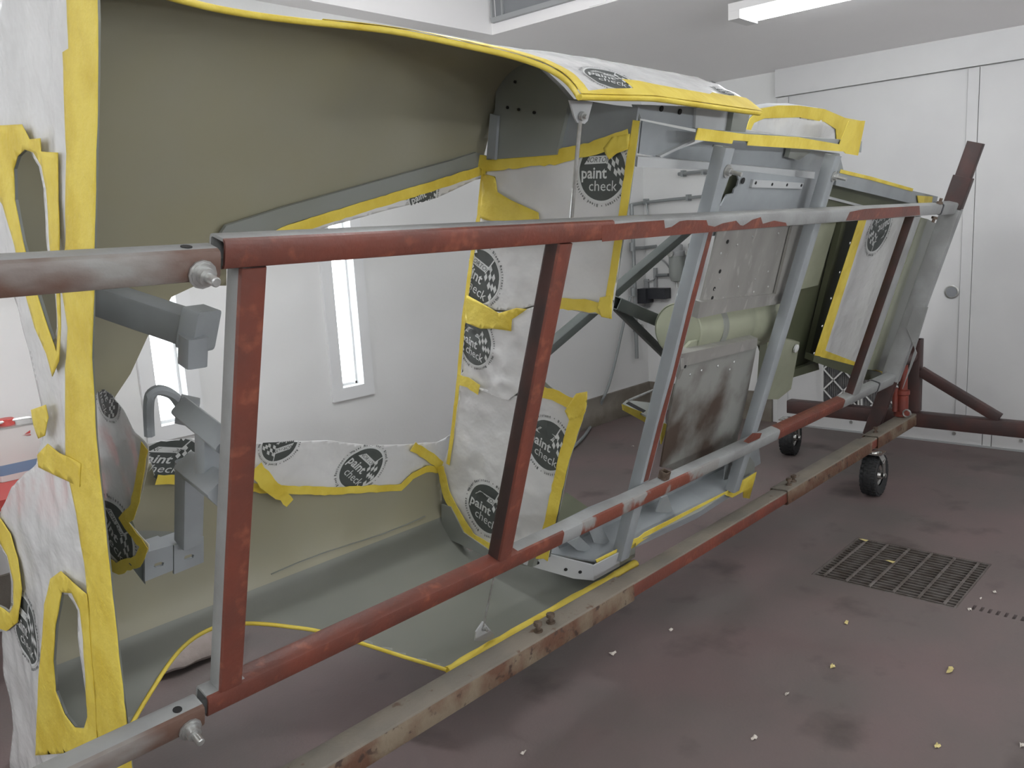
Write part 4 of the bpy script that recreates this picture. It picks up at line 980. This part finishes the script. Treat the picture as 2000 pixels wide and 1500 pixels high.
for x, y, lab in ((1687, 1056, 'small yellow scrap caught at the far corner of the grate'), (1739, 1098, 'larger yellow scrap lying on the middle of the grate')):
    a, b = ZW(.003).px(x, y); m = MB()
    m.add([(a - .010, b - .014, .006), (a + .008, b - .020, .008), (a + .014, b + .010, .006), (a - .004, b + .022, .010), (a - .010, b - .014, .0052), (a + .008, b - .020, .0072), (a + .014, b + .010, .0052), (a - .004, b + .022, .0092)], [(0, 1, 2, 3), (7, 6, 5, 4), (0, 4, 5, 1), (1, 5, 6, 2), (2, 6, 7, 3), (3, 7, 4, 0)])
    tag(m.build('tape_scrap', 'scrap_yellow'), lab, 'scrap', 'torn scraps on the floor')
# crumpled cloth on the floor, seen through the round cut-out
m = MB()
cl = smoothpts([ZW(.035).pt(*ZW(.035).px(x, y)) for x, y in ((262, 1318), (300, 1300), (345, 1284), (390, 1264), (425, 1246), (470, 1232))], 5)
sweep(m, cl, [.05 + .035 * math.sin(math.pi * k / (len(cl) - 1)) for k in range(len(cl))], 18, 0, .42, (0, 0, 1))
for k, p in enumerate(m.v): p += V((noise.noise(p * 9) * .02, noise.noise(p * 9 + V((3, 0, 0))) * .02, noise.noise(p * 14 + V((0, 7, 0))) * .012)); p.z = max(p.z, .002)
tag(m.build('floor_cloth', 'cloth', None, True), 'crumpled greyish pink cloth on the floor behind the frame', 'cloth')

# pleated air filters with white lattice, low in the far wall
for k, (ya, yb, lab) in enumerate(((2.52, 2.24, 'pleated air filter with white lattice, the one further from the jack'), (2.23, 1.90, 'pleated air filter with white lattice, right behind the end arm'))):
    z0, z1, xx = .15, .80, X1 - .0225
    t = thing('air_filter', (xx, (ya + yb) / 2, z0), lab, 'air filter', 'pleated filters in the far wall')
    def f(m):
        n = 16
        vs = []; 
        for j in range(n * 2 + 1):
            y = ya - .012 + (yb - ya + .024) * j / (n * 2); d = .004 if j % 2 else .018
            vs += [V((xx - d, y, z0 + .01)), V((xx - d, y, z1 - .01))]
        m.add(vs, [(2 * j, 2 * j + 2, 2 * j + 3, 2 * j + 1) for j in range(n * 2)])
    part(t, 'pleats', 'filter_pleat', f)
    def f(m):
        for a0, a1, b0, b1 in ((ya, ya - .012, z0, z1), (yb + .012, yb, z0, z1)): bxw(m, xx - .028, xx - .001, a0, a1, b0, b1)
        for b0, b1 in ((z0, z0 + .012), (z1 - .012, z1)): bxw(m, xx - .028, xx - .001, ya - .0121, yb + .0121, b0, b1)
    part(t, 'card_frame', 'filter_card', f)
    dz = .155; wid = ya - yb; lat = MB()
    for j in range(-3, 6):
        for sg in (1, -1):
            p = V((xx - .023, ya - .012, z0 + j * dz)); q = V((xx - .023, yb + .012, z0 + j * dz + sg * wid * .95))
            lo = max(0, 0); ts = []
            for t_ in (0, 1): pass
            # clip to the frame height
            def clip(p, q):
                ta, tb = 0.0, 1.0; d = q.z - p.z
                for lim, s_ in ((z0 + .012, 1), (z1 - .012, -1)):
                    fa, fb = (p.z - lim) * s_, (q.z - lim) * s_
                    if fa < 0 and fb < 0: return None
                    if fa < 0: ta = max(ta, fa / (fa - fb))
                    if fb < 0: tb = min(tb, fa / (fa - fb))
                return (p.lerp(q, ta), p.lerp(q, tb)) if tb - ta > .03 else None
            c = clip(p, q)
            if c:
                a_, b_ = c; d = (b_ - a_).normalized(); part(t, 'lattice_strip', 'filter_card', lambda m: box(m, (a_ + b_) / 2, (d, V((1, 0, 0)), d.cross(V((1, 0, 0)))), ((b_ - a_).length, .002, .011)))

# compressed-air pipework and regulators in the corner
def wp(x, y, d=.05): P_ = XW(X1 - d); return P_.pt(*P_.px(x, y))
def yp(x, y, d=.05): P_ = YW(Y1 - d); return P_.pt(*P_.px(x, y))
ap = thing('air_pipe', yp(1245, 700), 'grey steel compressed-air pipe run in the corner of the booth', 'pipe')
part(ap, 'riser', 'pipe_steel', lambda m: sweep(m, [yp(1233, 398), yp(1237, 480), yp(1240, 570), yp(1244, 700)], .016, 10), True)
part(ap, 'branch', 'pipe_steel', lambda m: sweep(m, [yp(1233, 400), wp(1256, 396), wp(1300, 391), wp(1400, 381)], .013, 8), True)
part(ap, 'branch', 'pipe_steel', lambda m: sweep(m, [wp(1325, 340), wp(1400, 332), wp(1460, 326)], .014, 8), True)
part(ap, 'branch', 'pipe_steel', lambda m: sweep(m, [yp(1236, 485), wp(1258, 484), wp(1282, 481)], .014, 8), True)
part(ap, 'drop', 'pipe_steel', lambda m: sweep(m, [wp(1262, 396), wp(1266, 420)], .008, 8), True)
for p in (yp(1235, 482), yp(1237, 570), yp(1242, 640)): part(ap, 'tee', 'pipe_steel', lambda m: cyl(m, p - V((0, 0, .035)), p + V((0, 0, .035)), .024, 10), True)
for x, y in ((1262, 394), (1345, 386), (1335, 339), (1375, 335)): part(ap, 'pipe_clip', 'pipe_steel', lambda m: box(m, wp(x, y, .035), ((1, 0, 0), (0, 1, 0), (0, 0, 1)), (.06, .02, .05)))
part(ap, 'valve', 'zinc', lambda m: lathe(m, yp(1243, 640), (0, -1, 0), [(.02, 0), (.02, .04), (.032, .04), (.032, .055)], 10), True)
bd = thing('backing_board', wp(1290, 600, .02), 'pale board on the far wall carrying the air regulators', 'board')
part(bd, 'board', 'wall_paint', lambda m: plate(m, XW(X1 - .012), [(1262, 455), (1420, 440), (1420, 620), (1266, 628)], [], .011, 0))
part(bd, 'board_edge', 'vent_grey', lambda m: plate(m, XW(X1 - .0125), [(1266, 624), (1420, 617), (1420, 620), (1266, 628)], [], .004, .004))
for (x, y, r, lab) in ((1321, 510, .062, 'grey air filter bowl on the board, the left of two'), (1354, 508, .045, 'grey air filter bowl on the board, half hidden by the post')):
    t = thing('air_regulator', wp(x, y + 35, .12), lab, 'regulator', 'air filter bowls in the corner'); c = wp(x, y, .12)
    part(t, 'bowl', 'regulator_bowl', lambda m: lathe(m, c + V((0, 0, -.16)), (0, 0, 1), [(.02, -.01), (r * .75, 0), (r * .85, .02), (r, .04), (r, .20)], 20), True)
    part(t, 'head', 'grey_trim', lambda m: lathe(m, c + V((0, 0, .041)), (0, 0, 1), [(r * 1.1, 0), (r * 1.1, .04), (r * .9, .045), (r * .9, .09), (r * .5, .10)], 20), True)
    part(t, 'inlet', 'pipe_steel', lambda m: cyl(m, c + V((0, 0, .065)) + V((r, 0, 0)), V((X1 - .013, c.y, c.z + .065)), .016, 10), True)
    part(t, 'drain_cock', 'zinc', lambda m: cyl(m, c + V((0, 0, -.215)), c + V((0, 0, -.172)), .010, 8), True)
    part(t, 'gauge', 'zinc', lambda m: lathe(m, c + V((-r * 1.1, 0, .065)), (-1, 0, 0), [(.008, -.01), (.008, .012), (.026, .012), (.026, .03)], 16), True)
hk = thing('gun_rack', wp(1285, 580, .02), 'black metal spray-gun hanger with grey arms on the corner board', 'hanger')
def wbox(name, m_, x0, y0, x1, y1, d0, d1):
    a, b = XW(X1 - d0).px(x0, y1), XW(X1 - d0).px(x1, y0)
    part(hk, name, m_, lambda m: bxw(m, X1 - d0, X1 - d1, -a[0], -b[0], min(a[1], b[1]), max(a[1], b[1])))
wbox('holder_block', 'black_metal', 1258, 562, 1276, 590, .02, .14); wbox('holder_block', 'black_metal', 1276, 562, 1310, 582, .02, .11)
wbox('upright', 'grey_trim', 1279, 523, 1284, 560, .02, .04); wbox('upright', 'grey_trim', 1262, 545, 1268, 600, .02, .04); wbox('upright', 'grey_trim', 1267, 608, 1272, 624, .02, .04)
part(hk, 'arm', 'grey_trim', lambda m: sweep(m, smoothpts([wp(1222, 564, .16), wp(1232, 570, .12), wp(1245, 570, .08), wp(1262, 568, .04)], 3), .016, 8), True)
part(hk, 'arm', 'pipe_steel', lambda m: cyl(m, wp(1282, 538, .05), wp(1306, 537, .09), .014, 10), True)
part(hk, 'lower_shelf', 'black_metal', lambda m: plate(m, XW(X1 - .05), [(1242, 575), (1262, 574), (1262, 582), (1244, 584)], [], .035, 0))
part(hk, 'hook_rod', 'grey_trim', lambda m: sweep(m, smoothpts([wp(1256, 548, .03), wp(1268, 549, .05), wp(1277, 546, .05), wp(1279, 540, .04)], 3), .006, 6), True)
part(hk, 'strap', 'grey_trim', lambda m: sweep(m, smoothpts([wp(1286, 503, .06), wp(1300, 513, .08), wp(1312, 530, .08), wp(1322, 544, .05)], 4), .014, 6, 0, .35), True)
m = MB(); hp = [yp(1231, 580, .10), yp(1226, 600, .09), yp(1214, 650, .06), yp(1203, 700, .05), yp(1189, 752, .05), yp(1178, 778, .05)]
hp += [ZW(.02).pt(*ZW(.02).px(x, y)) for x, y in ((1160, 820), (1145, 846), (1125, 868), (1085, 900))]
sweep(m, smoothpts(hp, 5), .012, 8); tag(m.build('air_hose', 'hose_grey', None, True), 'thin grey air hose hanging from the corner to the floor', 'hose')
# dark vent high in the far corner
vt = thing('ceiling_vent', wp(1362, 152, .02), 'dark grey vent high in the far corner above the fuselage', 'vent')
part(vt, 'cowl', 'vent_grey', lambda m: plate(m, XW(X1 - .06), [(1290, 150), (1386, 139), (1386, 165), (1290, 178)], [], .055, 0))
part(vt, 'cowl_edge', 'grey_trim', lambda m: plate(m, XW(X1 - .062), [(1384, 138), (1390, 138), (1390, 166), (1384, 166)], [], .058, 0))
part(vt, 'louvre', 'grey_trim', lambda m: plate(m, XW(X1 - .064), [(1300, 158), (1382, 148), (1382, 151), (1300, 162)], [], .003, 0))
# paint can on a red bench by the window wall
bz_ = .60; cy_ = 3.62
cxy = YW(cy_).px(36, 935); cz = cxy[1]
be = thing('bench', (cxy[0], 3.6, 0), 'low red workbench by the window wall behind the ring', 'bench')
part(be, 'bench_top', 'can_red', lambda m: bxw(m, cxy[0] - .9, cxy[0] + .16, 3.35, 3.95, cz - .04, cz - .001))
for sx in (-.85, .10):
    for sy in (3.40, 3.90): part(be, 'leg', 'dark_red_steel', lambda m: bxw(m, cxy[0] + sx - .02, cxy[0] + sx + .02, sy - .02, sy + .02, .0005, cz - .041))
h = YW(cy_).px(40, 832)[1] - cz
hw = (YW(cy_).px(84, 880)[0] - YW(cy_).px(-8, 880)[0]) / 2; cxx = YW(cy_).px(38, 880)[0]
pc = thing('paint_can', (cxx, cy_, cz), 'square white and blue metal can of solvent with a red cap', 'can')
part(pc, 'body', ['can_white', 'can_blue'], lambda m: (tube(m, (cxx, cy_ + .06, cz), (cxx, cy_ + .06, cz + h * .12), EX, EY, 2 * hw, .13, .012, .002, None, True), tube(m, (cxx, cy_ + .06, cz + h * .32), (cxx, cy_ + .06, cz + h), EX, EY, 2 * hw, .13, .012, .002, None, True)), True)
part(pc, 'label_band', 'can_blue', lambda m: tube(m, (cxx, cy_ + .06, cz + h * .12), (cxx, cy_ + .06, cz + h * .32), EX, EY, 2 * hw + .001, .131, .012, .002, None, True), True)
part(pc, 'lid', 'can_tin', lambda m: tube(m, (cxx, cy_ + .06, cz + h), (cxx, cy_ + .06, cz + h + .006), EX, EY, 2 * hw + .004, .134, .012, .002, None, True), True)
part(pc, 'cap', 'can_red', lambda m: lathe(m, (cxx - .015, cy_ + .05, cz + h + .006), EZ, [(.03, 0), (.03, .022), (.026, .026)], 18), True)
part(pc, 'handle', 'can_tin', lambda m: sweep(m, smoothpts([V((cxx - .07, cy_ + .03, cz + h + .006)), V((cxx - .06, cy_ + .03, cz + h + .022)), V((cxx + .06, cy_ + .03, cz + h + .022)), V((cxx + .07, cy_ + .03, cz + h + .006))], 4), .006, 6), True)
P_ = YW(cy_ - .0062)
part(pc, 'red_mark', 'can_red', lambda m: (plate(m, P_, [(48, 848), (59, 840), (59, 846)], [], .001, .001), plate(m, P_, [(43, 850), (60, 848), (60, 850)], [], .001, .001)))
